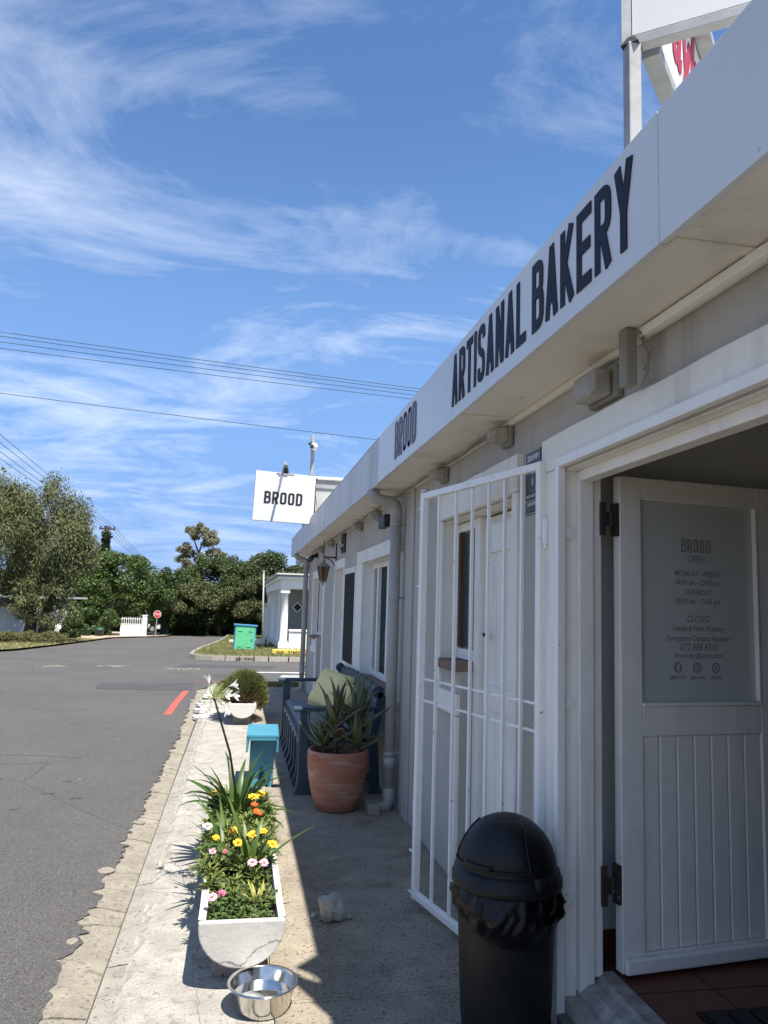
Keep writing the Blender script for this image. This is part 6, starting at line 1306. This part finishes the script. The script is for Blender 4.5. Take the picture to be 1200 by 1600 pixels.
q = M(); q.bx(-8.86, -8.62, 42, 42.25, gz(42)-.1, 1.35); q.build('pillar', flash, t)  # white pillar in cement grey, so its shade is painted into the colour
q = M(); q.obx((-8.86, 42.05, .35), (-.65, 0, .75), (0, .12, 0), (0, 0, .2)); q.build('brace', flash, t, fixn=True)  # brace takes the same grey, shade put into its colour
q = M(); q.bx(-13, -8.5, 41.9, 46.5, 1.351, 1.45); q.build('roof_slab', roofm, t)
def car(label, loc, rz, paint):
    t = thing('parked_car', label, 'car', loc, rz)
    prof = [(-2.0, .35), (-2.02, .62), (-1.92, .86), (-1.75, .92), (-1.35, 1.36), (-1.1, 1.42), (.2, 1.42), (.85, .95), (1.75, .82), (1.98, .62), (2.0, .35), (1.6, .28), (-1.6, .28)]
    q = M(); q.prism(prof, lambda u, v, d: (d, u, v), -.82, .82); q.build('body', paint, t, fixn=True, bevel=.06)
    q = M(); q.prism([(-1.76, .95), (-1.36, 1.33), (-1.10, 1.37), (.18, 1.37), (.74, .98)], lambda u, v, d: (d, u, v), -.828, .828); q.prism([(-1.80, .96), (-1.42, 1.34), (-1.39, 1.34), (-1.77, .96)], lambda u, v, d: (d, u, v), -.68, .68); q.build('windows', darkglass, t, fixn=True)
    for x in (-.76, .76):
        for y in (-1.25, 1.25):
            q = M(); q.tube([(x-.1, y, .31), (x+.1, y, .31)], .31, 20); wt = q.build('wheel', tyrem, t)
            q = M(); q.tube([(x-.105, y, .31), (x+.105, y, .31)], .17, 14); q.build('rim', greymetal, wt)
        q = M(); q.bx(x-.10, x+.06, -2.03, -1.97, .62, .80); q.build('tail_light', stopred, t)
    q = M(); q.bx(-.26, .26, -2.035, -2.0, .52, .64); q.build('number_plate', signwhite, t)
    return t
cp = mat('white_car_paint', (.75, .75, .76, 1), None, 4, .2, coat=.6)
car('white car parked under the carport behind the pepper tree', (-10.0, 43.6, gz(43)-.05), math.radians(200), cp)
car('small white car half hidden in the shade at the end of the road', (-4.9, 61.5, gz(61)), math.radians(75), cp)
K_ = .942; PYW = 49.0
t = wthing('picket_wall', 'white boundary wall with picket railing and end pillar near the stop sign', 'wall', (-5.8, PYW, gz(PYW)))
q = M(); q.bx(-6.95, -5.71, PYW, PYW+.2, gz(PYW)-.3, -.13); q.build('wall_panel', farwhite, t)
q = M(); q.bx(-5.70, -5.42, PYW-.05, PYW+.25, gz(PYW)-.3, .44); q.bx(-5.72, -5.40, PYW-.07, PYW+.27, .441, .49); q.build('pillar', farwhite, t, bevel=.02)
for z in (-.07, .25):
    q = M(); q.bx(-6.95, -5.705, PYW+.06, PYW+.12, z-.02, z+.02); q.build('rail', farwhite, t)
for i in range(10):
    x = -6.88+i*.127; q = M(); q.bx(x-.018, x+.018, PYW+.03, PYW+.058, -.1295, .34); q.build('picket', farwhite, t)
for i, (x, lb) in enumerate(((-8.52, 'left of two dark green domed bins under the glossy tree'), (-7.83, 'right of two dark green domed bins under the glossy tree'))):
    t = thing('garden_bin', lb, 'bin', (x, 47.2, gz(47)+.03), 0, 'green bins on the verge')
    q = M(); q.lathe([(.0, 0), (.22, 0), (.27, .34), (.29, .36), (.29, .38)], (0, 0, 0), 20); q.build('bin_body', binGreen, t, smooth=True)
    q = M(); q.lathe([(.30, .38), (.28, .42), (.18, .49), (.0, .52)], (0, 0, 0), 20); q.tube([(-.07, 0, .50), (0, 0, .555), (.07, 0, .50)], .014); q.build('lid', binGreen, t, smooth=True)
q = M(); q.bx(-5.25, -4.65, 55.6, 56.1, gz(55)-.1, gz(55)+.8); tag(q.build('dark_cabinet', binGreen, bevel=.02), 'dark green box cabinet just right of the stop sign post', 'cabinet')
# poles and wires
t = wthing('ivy_covered_pole', 'wooden power pole thick with ivy, crossarm at the top', 'utility pole', (-9.95, 60, gz(60)))
q = M(); q.tube([(-9.9, 60, gz(60)-.5), (-9.97, 60, 6.75)], [.16, .12], 10); q.build('pole', wood, t)
q = M(); q.bx(-10.5, -9.35, 59.93, 60.05, 6.50, 6.62); q.bx(-10.1, -9.85, 59.9, 60.1, 6.62, 6.8); q.build('crossarm', wood, t)
for x in (-10.42, -10.12, -9.75, -9.45):
    q = M(); q.lathe([(.03, 6.62), (.05, 6.66), (.04, 6.70), (.05, 6.74), (0, 6.78)], (x, 60, 0), 8); q.build('insulator', darkm, t)
R = np.random.RandomState(111); bl_ = [(-9.95+R.uniform(-.12, .12)-(.12 if z < 5.4 else 0), 60+R.uniform(-.2, .2), z, .26+.14*(z < 5.2), .28, .28) for z in np.arange(1.0, 6.3, .13)]
V = crown_mesh(bl_, 9000, .16, .055, R, .3, .4)-np.array([-9.95, 60, gz(60)]); np_mesh('ivy', V, np.arange(len(V)).reshape(-1, 4), leafE, t)['kind'] = 'stuff'
q = M(); q.tube([(-5.25, 58, gz(58)-.3), (-5.45, 58, 3.45)], [.16, .13], 10); tag(q.build('utility_pole', wood), 'dark wooden pole topping out between the two tree masses', 'utility pole')
def wire(label, a, b, sag, r=.008, n=14):
    a, b = Vector(a), Vector(b); pts = [tuple(a.lerp(b, i/n)+Vector((0, 0, -sag*4*(i/n)*(1-i/n)))) for i in range(n+1)]
    q = M(); q.tube(pts, r, 4); return tag(q.build('power_line', darkm), label, 'power line')
def ext(p, q_, k0, k1): p, q_ = Vector(p), Vector(q_); return p+(q_-p)*k0, p+(q_-p)*k1
for (za, zb, lb) in ((8.90, 8.21, 'uppermost of the four overhead wires crossing the sky'), (8.78, 8.12, 'second from the top of the four overhead wires'), (8.62, 8.00, 'third from the top of the four overhead wires'), (8.44, 7.87, 'lowest of the close group of four overhead wires')):
    a, b = ext((-6.85, 22, za), (5.01, 22, zb), -1.6, 1.9); wire(lb, a, b, .25)
a, b = ext((-6.71, 22, 7.13), (3.79, 22, 6.54), -1.6, 2.2); wire('single lower overhead wire below the group of four', a, b, .2)
for i, (x0, x1, z1_, lb) in enumerate(((-10.42, -11.0, 9.1, 'left wire rising from the ivy pole towards the viewer'), (-10.12, -10.6, 9.2, 'second wire rising from the ivy pole towards the viewer'), (-9.75, -10.1, 9.3, 'third wire rising from the ivy pole towards the viewer'), (-9.45, -9.7, 9.4, 'right wire rising from the ivy pole towards the viewer'))):
    wire(lb, (x0, 60, 6.78), (x1, 4, z1_), .35, r=.014, n=24)
    wire(lb.replace('rising', 'dropping').replace('towards the viewer', 'behind the trees'), (x0, 60, 6.78), (x0-4, 125, 6.9), .3, r=.02)
wire('short wire from the dark pole into the tall trees', (-8.0, 66, 3.9), (4, 70, 3.4), .2, r=.02)
# tidy helper properties
for o in bpy.data.objects:
    if '_org' in o: del o['_org']
